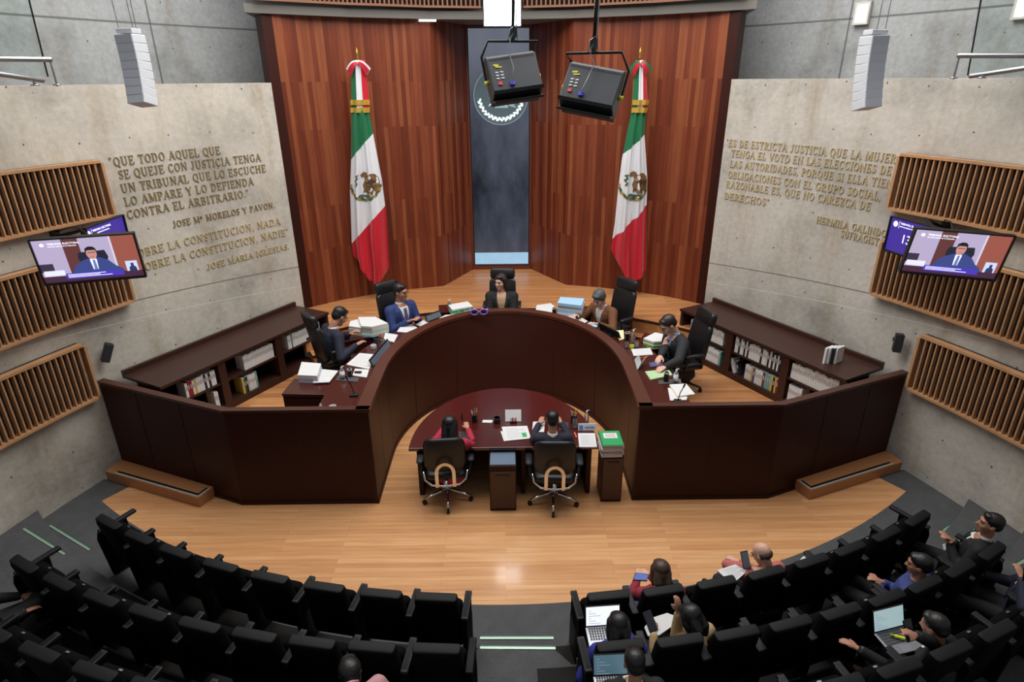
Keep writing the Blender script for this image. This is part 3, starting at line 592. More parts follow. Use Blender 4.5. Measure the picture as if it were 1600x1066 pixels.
for sd in (-1, 1):                                    # front partitions
    s = SIDE[sd]; pl = [(1.63, 6.46), (3.37, 6.46), (5.36, 7.30)]; pb = [(1.63, 6.52), (3.355, 6.52), (5.33, 7.355)]
    t = thing('front_partition', f'dark wood partition angling from the bench to the {s} concrete wall', 'partition', (sd*3.37, 6.46, 0), 0, 'partitions either side of the bench')
    F = lambda q: [(sd*(x-3.37), y-6.46) for x, y in q]
    mb = MB(); mb.strip(F(pl), F(pb), 0, PT-.035); mb.build('panel', MAHOG, t)
    mb = MB(); mb.strip(F([(1.61, 6.445), (3.374, 6.445), (5.37, 7.285)]), F([(1.61, 6.535), (3.35, 6.535), (5.33, 7.37)]), PT-.035, PT); mb.build('top_rail', veneer('rail_wood', (54, 28, 22), (80, 44, 33), .35, .45), t)
    mb = MB(); mb.strip(F([(1.63, 6.448), (3.373, 6.448), (4.1, 6.755)]), F([(1.63, 6.462), (3.369, 6.462), (4.1, 6.77)]), 0, .045); mb.build('skirting', MAHOG, t)
    for px, py, rz in ((2.55, 6.459, 0), (4.05, 6.744, math.atan2(.84, 1.99)), (4.75, 7.04, math.atan2(.84, 1.99))): c_ = F([(px, py)])[0]; mb = MB(); mb.box((c_[0], c_[1], PT/2), (.004, .005, PT-.1), sd*rz); mb.build('panel_seam', BLACK, t)
    # step box beside the partition
    A, B = Vector((3.90, 6.43)), Vector((5.50, 7.06)); dr = (B-A).normalized(); n_ = Vector((dr.y, -dr.x))
    q = [Vector((3.86, 6.68)), Vector((3.86, 6.68))]
    p0 = at(308, 775, .15) if sd < 0 else at(1266, 766, .15); 
    W2 = Vector((3.89, 6.41)); back0 = Vector((3.80, 6.64)); back1 = Vector((5.37, 7.30)); fr1 = Vector((5.43, 7.02))
    t = thing('wooden_step', f'long low wooden step in front of the {s} partition, with black and silver anti-slip strip', 'step', (sd*4.6, 6.85, 0), 0, 'wooden steps in front of the partitions')
    G = lambda v: (sd*(v.x-4.6) if sd > 0 else -(v.x-4.6), v.y-6.85)
    mb = MB(); mb.prism([G(W2), G(fr1), G(back1), G(back0)], 0, .15); mb.build('body', STEPW, t, bevel=.004)
    u_ = (fr1-W2).normalized(); e_ = (back0-W2).normalized()
    def st(name, o1, o2, o3, m, th):
        mb = MB(); a, b, c_ = W2+u_*o1+e_*o1, fr1-u_*.18+e_*(o1+.0), W2+e_*.20+u_*o1
        for p_, r_ in ((a, b), (a, c_)):
            k, l = G(p_), G(r_); mb.bar((k[0], k[1], .15+th/2), (l[0], l[1], .15+th/2), o2, th)
        mb.build(name, m, t)
    st('anti_slip_strip', .05, .035, 0, BLACK, .004); st('metal_edge', .020, .022, 0, mat('silver_strip', (176, 176, 170), .4), .006)
# bookcases
BK = {}
for sd in (-1, 1):
    s = SIDE[sd]; b0, b1 = Vector((5.22, 7.42)), Vector((3.72, 10.25)); d = (b1-b0).normalized(); n = Vector((-d.y, d.x)); L = 3.10
    # local frame: x along front towards the inner end, y into the room
    t = thing('low_bookcase', f'low dark wood bookcase running along the {s} concrete wall', 'bookcase', (sd*b1.x, b1.y, P1), 0, 'low bookcases along the concrete walls')
    def W(a, dep, sd=sd, d=d, n=n, b1=b1): v = -d*a+n*dep; return (sd*v.x, v.y)       # a: metres from the inner end, dep: out from the wall
    BK[sd] = (t, W)
    H_, D_ = 1.35-P1, .78
    def blk(name, a0, a1, d0, d1, z0, z1, m=SHELFW):
        mb = MB(); mb.prism([W(a0, d0), W(a1, d0), W(a1, d1), W(a0, d1)], z0, z1); return mb.build(name, m, t)
    blk('top', -.01, L, 0, D_+.02, H_-.04, H_); blk('upstand', -.01, L, 0, .05, H_, H_+.07); blk('bottom_shelf', 0, L, 0, D_, 0, .10); blk('back_panel', 0, L, .30, .33, .10, H_-.04, MAHOG)
    blk('middle_shelf', 0, L, .33, D_-.02, .425, .455)
    for a in (0, 1.05, 2.10): blk('divider', a, a+(.05 if a == 0 else .12), .33, D_, .10, H_-.04)
BOOKM = [mat('book_'+k, c, .7) for k, c in (('white', (222, 222, 220)), ('ivory', (205, 200, 188)), ('black', (30, 30, 33)), ('red', (150, 34, 52)), ('yellow', (206, 178, 64)), ('teal', (112, 164, 158)), ('navy', (44, 66, 96)), ('purple', (92, 80, 120)), ('maroon', (110, 56, 66)), ('green', (60, 90, 70)))]
BCOL = dict(w=0, i=1, k=2, r=3, y=4, t=5, n=6, p=7, m=8, g=9); BNAME = dict(w='white', i='ivory', k='black', r='red', y='yellow', t='teal', n='navy blue', p='purple', m='maroon', g='dark green')
book_src = {}
def add_book(sd, a, thick, h, shelfz, code, label, group, lean=0, dep=.74, depth=.18):
    t, W = BK[sd]; key = (code, round(thick, 3), round(h, 3))
    if key not in book_src:
        mb = MB(); mb.box((0, 0, h/2), (thick, depth, h)); o = mb.build('book', BOOKM[BCOL[code]]); 
        mb = MB(); mb.box((0, -.003, h/2), (thick-.006, depth-.004, h+.004)); pg = mb.build('pages', WHITE, o)
        mb = MB(); mb.box((0, depth/2+.001, h*.62), (thick*.6, .003, h*.25)); mb.build('spine_title', mat('spine_grey', (168, 168, 170), .7), o)
        book_src[key] = o; first = True
    else: o = copy_tree(book_src[key])
    x, y = W(a, dep-depth/2); o.location = (t.location.x+x, t.location.y+y, P1+shelfz)
    ux, uy = W(0, 1); o.rotation_euler = (0, 0, math.atan2(uy, ux)-PI/2)
    if lean: o.rotation_mode = 'XYZ'; o.rotation_euler = (0, lean, o.rotation_euler.z)
    tag(o, label, 'book', group)
rb = random.Random(11)
def shelf_run(sd, bay, upper, codes, start, thick=.036, hs=(.22, .25)):
    a0 = {0: .06, 1: 1.18, 2: 2.23}[bay]; a = a0+start
    bn = {0: 'inner', 1: 'middle', 2: 'outer'}[bay]; sh = 'upper' if upper else 'lower'; s = SIDE[sd]; h_ = rb.uniform(*hs)
    for i, c_ in enumerate(codes):
        th = round(thick*rb.choice((.85, 1, 1, 1.15)), 3); h = round(rb.choice((h_, h_, h_-.012, h_+.01)), 2)
        if c_ == '_': a += th; continue
        k = sum(1 for q in codes[:i] if q == c_); tot = codes.count(c_)
        lab = f'{BNAME[c_]} book on the {sh} shelf of the {s} bookcase, {bn} bay' if tot == 1 else f'{ORD[k]} {BNAME[c_]} book from the inner end, {sh} shelf, {bn} bay of {s} bookcase'
        add_book(sd, a+th/2, th-.003, h, .455 if upper else .10, c_, lab, f'books on the {sh} shelf, {bn} bay of the {s} bookcase'); a += th
shelf_run(-1, 0, True, 'wwwwwwwwwwwwwwwww_ww', .12); shelf_run(-1, 0, False, 'r_wwnnnww', .05); shelf_run(-1, 1, True, 'wwwwwwwwwwwwwwww', .02)
shelf_run(-1, 1, False, 'twwwikgy', .40); shelf_run(-1, 2, True, 'wwkwkwwwywrrw', .03); shelf_run(-1, 2, False, 'ww', .05)
shelf_run(1, 0, True, 'wwwwwwwwwwwwwwwwwwwww', .16); shelf_run(1, 0, False, 'wwwwwwwwwwwwwwwwwwwt', .14); shelf_run(1, 1, True, 'wwkwwkwkwwwwwwkwwikwkwkwk', .02, .034)
shelf_run(1, 1, False, 'wwwypwwwwmtttykyr', .28); shelf_run(1, 2, True, 'wwwwwwwwwwwwwwwwwwww', .02); shelf_run(1, 2, False, 'wwwwww', .03)
add_book(1, 1.26, .04, .24, .10, 'w', 'white book leaning over at the near end of the lower middle bay, right bookcase', 'books leaning in the right bookcase', .0+.45)
add_book(1, 1.36, .035, .23, .10, 'k', 'black book leaning on the white one, lower middle bay of right bookcase', 'books leaning in the right bookcase', .38)
def on_book(px, i):
    t, W = BK[1]; p = at(px, 566, 1.35); mb = MB(); mb.box((0, 0, .115), (.03, .17, .23)); o = mb.build('book', BOOKM[0 if i != 2 else 2]); o.location = p; ux, uy = W(0, 1); o.rotation_euler = (0, 0, math.atan2(uy, ux)-PI/2+.1)
    mb = MB(); mb.box((0, -.002, .115), (.024, .168, .234)); mb.build('pages', WHITE, o)
    tag(o, f'{ORD[i]} book from the left standing upright on top of the right bookcase', 'book', 'books standing on top of the right bookcase')
for i in range(4): on_book(1291.5+5.6*i, i)

# clerks' table
tb = thing('clerks_table', "half-oval reddish mahogany clerks' table inside the horseshoe bench", 'table', (-.01, 6.56, 0))
pl = [(-1.2*math.cos(PI*i/40)*1.0, .08+1.53*math.sin(PI*i/40)) for i in range(41)]
pl = [(-1.2, 0)]+pl+[(1.2, 0)]
mb = MB(); mb.prism(pl, .705, .75); mb.build('tabletop', TABLETOP, tb, bevel=.006)
for x in (-1.08, 1.08): mb = MB(); mb.box((x, .42, .3525), (.06, .74, .705)); mb.build('leg_panel', MAHOG, tb)
for x in (-.17, .24): mb = MB(); mb.box((x, .33, .3525), (.05, .55, .705)); mb.build('leg_panel', MAHOG, tb)
mb = MB(); pp = [(-1.05*math.cos(PI*i/20), .2+1.2*math.sin(PI*i/20)) for i in range(21)]; mb.strip(pp, [(x*1.03, y*1.02+.01) for x, y in pp], .02, .70); mb.build('modesty_panel', MAHOG, tb)
def pedestal(label, px0, px1, py, top_m, z, dep=.42):
    a, b = at(px0, py, 0), at(px1, py, 0); c_ = (a+b)/2; wd = (b-a).length
    t = thing('pedestal_cabinet', label, 'cabinet', (c_.x, c_.y+dep/2, 0), 0)
    mb = MB(); mb.box((0, 0, z/2), (wd, dep, z-.0)); mb.build('body', MAHOG, t, bevel=.004)
    mb = MB(); mb.box((0, -dep/2-.004, z/2-.02), (wd-.02, .012, z-.12)); d_ = mb.build('door', veneer('pedestal_door', (52, 24, 19), (74, 38, 29), .35), t, bevel=.003)
    mb = MB(); mb.box((0, -dep/2-.012, z-.13), (wd*.55, .008, .018)); mb.build('handle', BLACK, d_)
    if top_m: mb = MB(); mb.box((0, -.02, z+.006), (wd*.94, dep*.8, .012)); mb.build('top_plate', top_m, t)
    return t
pedestal('dark wood pedestal cabinet with grey top between the two clerks\' chairs', 766, 807, 798, mat('grey_blue_plate', (96, 112, 132), .3), .665, .36)
ped = pedestal('dark wood pedestal cabinet carrying a pile of binders, right of the table', 938, 970, 784, None, .735, .36)
# ------------------------------------------------------------------ chairs
def rrect(w, h, r, n=4):
    out = []
    for cx, cy, a0 in ((w/2-r, h/2-r, 0), (-w/2+r, h/2-r, 90), (-w/2+r, -h/2+r, 180), (w/2-r, -h/2+r, 270)):
        for i in range(n+1): a = math.radians(a0+90*i/n); out.append((cx+r*math.cos(a), cy+r*math.sin(a)))
    return out
def slab(mb, w, h, th, r, M, curve=0.0, m=0, nt=4, taper=1.0):     # upholstered slab in local XZ plane, thickness along Y; M places it
    rings = []
    for y, k in ((-th/2, .90), (-th/2+.012, .985), (0, 1.0), (th/2-.012, .985), (th/2, .90)):
        ring_ = []
        for x, z in rrect(w*k, h*k, r*k, nt):
            tp = 1+(taper-1)*(z/h+.5); ring_.append(M @ Vector((x*tp, y+curve*(x/(w/2))**2, z)))
        rings.append(ring_)
    return mb.loft(rings, m)
def T(x, y, z): return Matrix.Translation((x, y, z))
def RX(a): return Matrix.Rotation(math.radians(a), 4, 'X')
def RY(a): return Matrix.Rotation(math.radians(a), 4, 'Y')
def RZ(a): return Matrix.Rotation(math.radians(a), 4, 'Z')
def star_base(t, metal, r=.31, a0=90):
    for k in range(5):
        a = math.radians(a0+72*k); c, s = math.cos(a), math.sin(a)
        mb = MB(); mb.tube([(.03*c, .03*s, .135), (.12*c, .12*s, .125), (.22*c, .22*s, .10), (r*c, r*s, .075)], [.024, .022, .018, .014], 8); leg = mb.build('base_leg', metal, t, True)
        mb = MB(); mb.tube([(r*c-.018*s, r*s+.018*c, .03), (r*c-.006*s, r*s+.006*c, .03)], .03, 12); mb.tube([(r*c+.006*s, r*s-.006*c, .03), (r*c+.018*s, r*s-.018*c, .03)], .03, 12); mb.tube([(r*c, r*s, .03), (r*c, r*s, .078)], .009, 8); mb.build('caster', BLACK, leg, angle=40)
    mb = MB(); mb.lathe([(.032, .10), (.034, .22), (.02, .22), (.02, .42)], seg=14); mb.build('gas_column', metal, t, angle=40)
def exec_chair(label, loc, rz):
    t = thing('executive_chair', label, 'chair', loc, rz, "judges' high-backed chairs")
    star_base(t, BLACK, .30)
    mb = MB(); slab(mb, .52, .50, .10, .08, T(0, .02, .47) @ RX(90)); mb.build('seat', BLACKLEATHER, t, True)
    mb = MB(); slab(mb, .50, .60, .09, .09, T(0, -.27, .80) @ RX(10), curve=.05, taper=.96); mb.build('backrest', BLACKLEATHER, t, True)
    mb = MB(); slab(mb, .45, .20, .10, .06, T(0, -.335, 1.17) @ RX(10), curve=.04); mb.build('headrest', BLACKLEATHER, t, True)
    for s in (-1, 1):
        mb = MB(); mb.tube([(s*.24, -.16, .45), (s*.31, -.14, .50), (s*.31, -.12, .66), (s*.30, -.10, .68)], .016, 8); mb.tube([(s*.24, .12, .45), (s*.31, .12, .50), (s*.31, .12, .66)], .016, 8); a_ = mb.build('armrest', BLACK, t, True)
        mb = MB(); slab(mb, .07, .32, .035, .03, T(s*.31, 0, .69) @ RX(90)); mb.build('arm_pad', BLACKLEATHER, a_, True)
    return t
def clerk_chair(label, loc, rz, a0):
    t = thing('office_chair', label, 'chair', loc, rz, "clerks' swivel chairs")
    star_base(t, CHROME, .31, a0)
    mb = MB(); slab(mb, .50, .48, .08, .09, T(0, .03, .46) @ RX(90)); mb.build('seat', BLACKLEATHER, t, True)
    mb = MB(); slab(mb, .53, .50, .06, .12, T(0, -.24, .80) @ RX(6), curve=.06, taper=.95); mb.build('backrest', BLACKLEATHER, t, True)
    mb = MB(); pts = [(-.10, -.275, .38)]+[(-.10*math.cos(PI*i/10), -.305, .58+.115*math.sin(PI*i/10)) for i in range(11)]+[(.10, -.275, .38)]
    
    path = [(-.105, .38), (-.105, .52)]+[(-.105*math.cos(PI*i/12), .60+.125*math.sin(PI*i/12)) for i in range(13)]+[(.105, .52), (.105, .38)]; rings = []
    for i, (x, z) in enumerate(path):
        (xa, za), (xb, zb) = path[max(i-1, 0)], path[min(i+1, len(path)-1)]; l_ = math.hypot(xb-xa, zb-za); nx, nz = -(zb-za)/l_*.021, (xb-xa)/l_*.021; y = -.285-.022*min(1, (z-.38)/.2)
        rings.append([Vector((x+nx, y-.006, z+nz)), Vector((x+nx, y+.006, z+nz)), Vector((x-nx, y+.006, z-nz)), Vector((x-nx, y-.006, z-nz))])
    mb.loft(rings); mb.build('chrome_loop', CHROME, t, angle=40)['label'] = 'chrome inverted U support behind the backrest'
    mb = MB(); mb.tube([(-.27, -.20, .56), (-.25, -.24, .46), (-.17, -.275, .405), (0, -.285, .39), (.17, -.275, .405), (.25, -.24, .46), (.27, -.20, .56)], .014, 8); mb.tube([(0, -.28, .39), (0, -.12, .40), (0, 0, .42)], .025, 8); mb.build('back_bracket', CHROME, t, True)
    for s in (-1, 1):
        mb = MB(); mb.tube([(s*.25, -.16, .42), (s*.30, -.12, .50), (s*.315, -.06, .63)], .018, 8); a_ = mb.build('armrest', BLACK, t, True)
        mb = MB(); slab(mb, .085, .26, .035, .035, T(s*.315, -.02, .65) @ RX(90)); mb.build('arm_pad', ARMGREY, a_, True)
    return t

def make_seat():
    t = thing('auditorium_seat', 'x', 'seat', (0, 0, 0), 0, 'black auditorium seats')
    M = T(0, -.02, .50) @ RX(10)
    mb = MB(); slab(mb, .435, .66, .10, .04, M, curve=.035, taper=.86); mb.build('backrest', SEATFAB, t, True)
    mb = MB(); slab(mb, .374, .024, .086, .011, M @ T(0, .003, .326), curve=.033); mb.build('top_pad', SEATPAD, t, True)['label'] = 'dark grey rounded top edge of the backrest'
    mb = MB(); slab(mb, .42, .40, .09, .05, T(0, .085, .44) @ RX(-8)); s_ = mb.build('seat', SEATFAB, t, True)
    mb = MB(); mb.box((0, .115, .643), (.035, .018, .010), rx=-.2); mb.build('number_plate', STEEL, s_)
    mb = MB(); mb.box((.247, .12, .20), (.05, .22, .40)); mb.build('pedestal', BLACK, t)
    mb = MB(); mb.prism([(.222, -.06), (.272, -.06), (.272, .20), (.222, .20)], .40, .60); a_ = mb.build('armrest', SEATFAB, t, bevel=.012)
    mb = MB(); mb.box((.247, .075, .617), (.058, .29, .034), rx=.04); mb.build('arm_top', ARMGREY, a_, bevel=.008)
    return t
SEAT0 = make_seat(); used = [False]
END0 = None
seat_list = {}; seat_obj = {}
ROWS = {(1, -1): [-.60, -1.09, -1.61, -2.14, -2.65, -3.16, -3.62, -4.06], (1, 1): [.905, 1.397, 1.894, 2.38, 2.86, 3.30, 3.76, 4.21],
        (2, -1): [-.52, -1.02, -1.49, -1.965, -2.44, -2.92, -3.40, -3.88, -4.34], (2, 1): [.89, 1.36, 1.82, 2.28, 2.74, 3.19, 3.60, 4.02, 4.46],
        (3, -1): [-1.46, -1.95, -2.43, -2.91, -3.42, -3.90, -4.38, -4.84], (3, 1): [1.84, 2.32, 2.80, 3.26, 3.72, 4.18, 4.62]}
RR = {1: 8.39, 2: 9.02, 3: 9.70}; RZ0 = {1: 0, 2: .15, 3: .30}
def seat_pose(row, x, dr=0):
    r = RR[row]+{(1, 1): .038, (2, -1): .038, (2, 1): .048, (3, -1): .02, (3, 1): .03}.get((row, 1 if x > 0 else -1), 0)*abs(x)-.19+dr; a = math.asin(x/r); return (r*math.sin(a), TC-r*math.cos(a), RZ0[row]), a
RN = {1: 'front', 2: 'second', 3: 'third'}
def put_seat(row, x, k, sd):
    loc, a = seat_pose(row, x)
    lab = f'black auditorium seat, {ORD[k]} from the centre aisle, {RN[row]} row, {SIDE[sd]} block' if row < 3 else f'black auditorium seat of the third row, {SIDE[sd]} block, {ORD[k]} visible from the aisle side'
    if not used[0]: o = SEAT0; used[0] = True; o.location = loc; o.rotation_euler = (0, 0, a); o['label'] = lab
    else: o = dup(SEAT0, loc, a, lab)
    if sd > 0:                                        # right block: the shared armrest is on the aisle side
        for c_ in o.children:
            if c_.name.startswith(('armrest', 'pedestal')): c_.location.x = -.494
    o['group'] = f'black auditorium seats, {RN[row]} row {SIDE[sd]} block'
    seat_list[(row, sd, k)] = (Vector(loc), a); seat_obj[(row, sd, k)] = o
    return o
for (row, sd), xs in ROWS.items():
    for k, x in enumerate(xs):
        o = put_seat(row, x, k, sd)
        end = k == len(xs)-1
        if (k == 0 and row < 3) or end:
            # outer end panels of a row belong to its last seat
            s_ = (-sd if k == 0 else sd); xo = s_*.247
            if k == 0 and True:
                mb = MB(); pts = [(xo-.025, y, z) for y, z in ((-.06, .02), (.20, .02), (.22, .55), (.22, .60), (-.08, .60), (-.10, .52))]; q = [(p[0]+.05, p[1], p[2]) for p in pts]
                mb.loft([pts, q]); e_ = mb.build('end_panel', SEATFAB, o, bevel=.012)
                mb = MB(); mb.box((xo, .075, .617), (.062, .32, .034), rx=.04); mb.build('end_arm_top', ARMGREY, e_, bevel=.008)
            if end:
                mb = MB(); pts = [(xo-.025, y, z) for y, z in ((-.06, .02), (.20, .02), (.22, .55), (.22, .60), (-.08, .60), (-.10, .52))]; q = [(p[0]+.05, p[1], p[2]) for p in pts]
                mb.loft([pts, q]); e_ = mb.build('end_panel', SEATFAB, o, bevel=.012)
                mb = MB(); mb.box((xo, .13, .617), (.062, .40, .034), rx=.04); mb.build('end_arm_top', ARMGREY, e_, bevel=.008)
# luminous nosing strips on the aisle steps
NOSE = mat('nosing_metal', (176, 200, 184), .3, .5); NOSEG = mat('nosing_green', (40, 84, 64), .5)
def nosing(label, a, b, z):
    a, b = at(a[0], a[1], z), at(b[0], b[1], z); c_ = (a+b)/2; d = b-a; t = thing('step_nosing', label, 'step nosing', c_, math.atan2(d.y, d.x), 'nosing strips on the aisle steps'); L = d.length
    mb = MB(); mb.box((0, 0, .004), (L, .026, .008)); mb.build('strip', NOSE, t); mb = MB(); mb.box((0, .022, .003), (L, .018, .006)); mb.build('backing', NOSEG, t)
nosing('pale nosing strip on the centre aisle carpet, the one nearer the stage', (750, 998), (865, 998), 0)
nosing('pale nosing strip on the centre aisle carpet, the one farther from the stage', (750, 1013), (868, 1014), .15)
nosing('pale nosing strip on the left side aisle, the one nearer the stage', (78, 822), (140, 860), 0); nosing('pale nosing strip on the left side aisle, second one from the stage', (37, 827), (101, 867), .15)
nosing('pale nosing strip on the right side aisle, the one nearer the stage', (1474, 830), (1508, 808), 0); nosing('pale nosing strip on the right side aisle, behind the man in black', (1498, 847), (1528, 826), .15)
nosing('short pale nosing strip in the right side aisle, farthest from the stage', (1587, 885), (1612, 870), .30)
# clerks' chairs
cl = at(699, 800, .05); clerk_chair("black swivel chair behind the clerk in red, left one at the half-oval table", (at(700, 770, .05).x, at(700, 773, .05).y, 0), math.radians(4), -88)
clerk_chair("black swivel chair behind the clerk in navy, right one at the half-oval table", (at(864, 775, .05).x, at(864, 778, .05).y, 0), math.radians(-2), -92)

# ------------------------------------------------------------------ text helper (built-in lettering)
def text_mesh(txt, size, name, m, parent, M, extrude=.001, align='LEFT'):
    cu = bpy.data.curves.new(name, 'FONT'); cu.body = txt; cu.size = size; cu.extrude = extrude; cu.align_x = align; cu.resolution_u = 2
    tmp = bpy.data.objects.new(name, cu); C.objects.link(tmp); bpy.context.view_layer.update()
    me = bpy.data.meshes.new_from_object(tmp.evaluated_get(bpy.context.evaluated_depsgraph_get())); bpy.data.objects.remove(tmp); bpy.data.curves.remove(cu)
    me.transform(M); me.materials.clear(); me.materials.append(m); o = bpy.data.objects.new(name, me); C.objects.link(o); o.parent = parent; return o
UP = RX(90)                                           # text standing up, readable from -y
# ------------------------------------------------------------------ televisions
E_ = 1.6
def em(name, c, e=1): 
    e *= E_
    m = mat('picture_'+name, c, .4, emit=e); m.node_tree.nodes['Principled BSDF'].inputs['Base Color'].default_value = (.01, .01, .01, 1); return m
def picture(par, W_, H_):
    def q(name, x0, x1, z0, z1, m, lay): mb = MB(); mb.box(((x0+x1)/2*W_, -.001*lay, (z0+z1)/2*H_), ((x1-x0)*W_, .0008, (z1-z0)*H_)); return mb.build(name, m, par)
    def pl(name, pts, m, lay): mb = MB(); flat(mb, [(x*W_, z*H_) for x, z in pts], -.001*lay, 0, .0008); return mb.build(name, m, par)
    q('picture_backdrop', -.5, .5, -.5, .5, em('lilac_wall', (168, 156, 186), .8), 1)
    q('picture_bookcase', -.22, -.06, -.40, .5, em('brown_slats', (96, 54, 52), .7), 2); q('picture_curtain', .25, .5, -.5, .5, em('red_brown_panel', (142, 78, 66), .8), 2)
    q('picture_curtain_edge', .24, .26, -.5, .5, em('lilac_edge', (196, 190, 214), .8), 3)
    pl('picture_chair', [(-.11, .03), (-.09, .16), (.17, .18), (.19, .02), (.15, -.2), (-.08, -.2)], em('dark_leather', (34, 36, 52), .7), 4)
    q('picture_cabinet', -.5, -.37, -.26, -.06, em('dark_box', (60, 48, 70), .7), 3)
    q('picture_table', -.5, .5, -.5, -.36, em('table_plum', (70, 40, 62), .7), 5)
    pl('picture_suit', [(-.21, -.36), (-.16, -.14), (-.08, -.04), (.0, .02), (.10, .02), (.18, -.06), (.24, -.2), (.30, -.28), (.32, -.36)], em('navy_suit', (52, 62, 118), .9), 6)
    pl('picture_shirt', [(.0, -.02), (.035, .04), (.07, -.02), (.06, -.26), (.01, -.26)], em('shirt', (214, 216, 236), .9), 7); pl('picture_tie', [(.027, -.03), (.05, -.03), (.055, -.26), (.02, -.26)], em('tie', (96, 110, 160), .9), 8)
    el = [(.035+.052*math.cos(a*PI/10), .12+.135*math.sin(a*PI/10)) for a in range(20)]; pl('picture_face', el, em('skin', (176, 124, 116), .9), 8)
    pl('picture_hair', [(-.02, .14), (-.018, .24), (.02, .285), (.065, .28), (.09, .23), (.09, .15), (.075, .20), (.0, .20)], em('hair', (26, 22, 30), .8), 9)
    q('picture_eyes', -.0, .075, .135, .15, em('glasses', (70, 48, 54), .8), 9); q('picture_mouth', .02, .055, .045, .055, em('lips', (130, 76, 76), .8), 9)
    pl('picture_banner', [(-.28, -.44), (-.28, -.31), (.24, -.31), (.30, -.36), (.30, -.44)], em('blue_banner', (62, 48, 160), .95), 9)
    for k in range(3): q('picture_caption', -.26, (.12, .06, .18)[k], -.345-.03*k, -.333-.03*k, em('white_caption', (226, 226, 240), 1), 10)
    q('picture_paper', -.48, -.28, -.34, -.22, em('white_stack', (205, 205, 220), .9), 9)
    q('picture_interpreter', .34, .46, -.36, -.12, em('pale_inset', (176, 186, 220), .95), 10); pl('picture_signer', [(.365, -.36), (.37, -.27), (.39, -.24), (.39, -.17), (.42, -.17), (.42, -.24), (.44, -.27), (.445, -.36)], em('signer', (44, 48, 84), .9), 11)
    c = [(-.41+.022*math.cos(a*PI/8), .38+.038*math.sin(a*PI/8)) for a in range(16)]; pl('picture_seal', c, em('white_seal', (226, 220, 240), 1), 6)
    text_mesh('TRIBUNAL ELECTORAL', .052*H_*1.15, 'picture_heading', em('heading', (236, 236, 250), 1), par, T(-.36*W_, -.007, .375*H_) @ UP)
    text_mesh('del Poder Judicial de la Federaci\u00f3n', .034*H_*1.15, 'picture_subheading', em('heading', (236, 236, 250), 1), par, T(-.36*W_, -.007, .325*H_) @ UP)
def tv(label, c, rz, tilt, W_, H_, content, roll=0):
    t = thing('television', label, 'television', c, rz)
    t.rotation_euler = (math.radians(tilt), math.radians(roll), rz)
    mb = MB(); fr = .016
    for c_, d_ in (((0, .0, H_/2+fr/2), (W_+2*fr, .05, fr)), ((0, 0, -H_/2-fr/2-.004), (W_+2*fr, .05, fr+.008)), ((-W_/2-fr/2, 0, 0), (fr, .05, H_)), ((W_/2+fr/2, 0, 0), (fr, .05, H_))): mb.box(c_, d_)
    mb.build('bezel', BLACK, t, bevel=.003); mb = MB(); mb.box((0, .028, 0), (W_+.02, .05, H_+.02)); mb.box((0, .06, -.05), (W_*.6, .04, H_*.5)); mb.build('back_shell', BLACK, t)
    disp = MB(); disp.box((0, .0, 0), (W_, .002, H_)); d_ = disp.build('display', em('dark_screen', (20, 16, 40), .6) if content == 'p' else em('violet', (58, 40, 138), .8), t)
    if content == 'p': picture(d_, W_, H_)
    else:
        ox = -.40 if content == 'r' else -.44
        c_ = [(ox*W_+.035*math.cos(a*PI/8), .33*H_+.035*math.sin(a*PI/8)) for a in range(16)]; mb = MB(); flat(mb, c_, -.002, 0, .0008); mb.build('seal', em('white_seal', (226, 220, 240), 1), d_)
        mb = MB(); mb.box((ox*W_+.055, -.002, .33*H_), (.004, .001, .09)); mb.build('divider_line', em('heading', (236, 236, 250), 1), d_)
        text_mesh('TRIBUNAL ELECTORAL', .034, 'heading', em('heading', (236, 236, 250), 1), d_, T(ox*W_+.07, -.003, .35*H_) @ UP); text_mesh('del Poder Judicial de la Federaci\u00f3n', .022, 'subheading', em('heading', (236, 236, 250), 1), d_, T(ox*W_+.07, -.003, .27*H_) @ UP)
        if content == 'r': text_mesh('13:00', .15, 'clock', em('heading', (236, 236, 250), 1), d_, T(-.22*W_, -.003, -.18*H_) @ UP)
    return t
lc = atY(140, 404, 6.35); tv('television on the left wall showing a man in a blue suit', lc, math.radians(17), 8, .93, .475, 'p')
rc = atY(1493, 397, 6.25); tv('television on the right wall showing a man in a blue suit', rc, math.radians(-12), 8, .91, .475, 'p', 3)
F_ = atY(190, 336, 7.55); tv('violet television behind the left one, mostly hidden, facing the bench', F_+Vector((0, -.36, -.21)), math.radians(90), 0, .72, .40, 'l')
F_ = atY(1395, 338, 7.55); tv('violet television with white clock digits behind the right one', F_+Vector((.075, -.352, -.21)), math.radians(-78), 0, .72, .40, 'r')
for sd, c_ in ((-1, lc), (1, rc)):
    s = SIDE[sd]; b = wallp(sd, 21.6, 3.18, .0); t = thing('television_mount', f'black folding wall bracket carrying the televisions on the {s} wall', 'bracket', b)
    mb = MB(); mb.bar((0, 0, -.2), (0, 0, .25), .04, .14); mb.build('wall_plate', BLACK, t)
    d = c_-b; mid = Vector((d.x*.55, d.y*.2+.12, d.z*.5+.2)); mb = MB(); mb.limb([(0, 0, .1), mid, (d.x, d.y+.1, d.z+.06)], .024, 8); mb.limb([(0, 0, -.05), mid-Vector((0, 0, .1)), (d.x, d.y+.1, d.z-.08)], .022, 8); mb.build('arm', BLACK, t, True)
    mb = MB(); mb.limb([(0, .05, .16), (d.x*.3, d.y*.2, .26), (d.x*.7, d.y*.6, d.z+.24), (d.x, d.y+.12, d.z+.2)], .008, 6); mb.build('cable', BLACK, t, True)
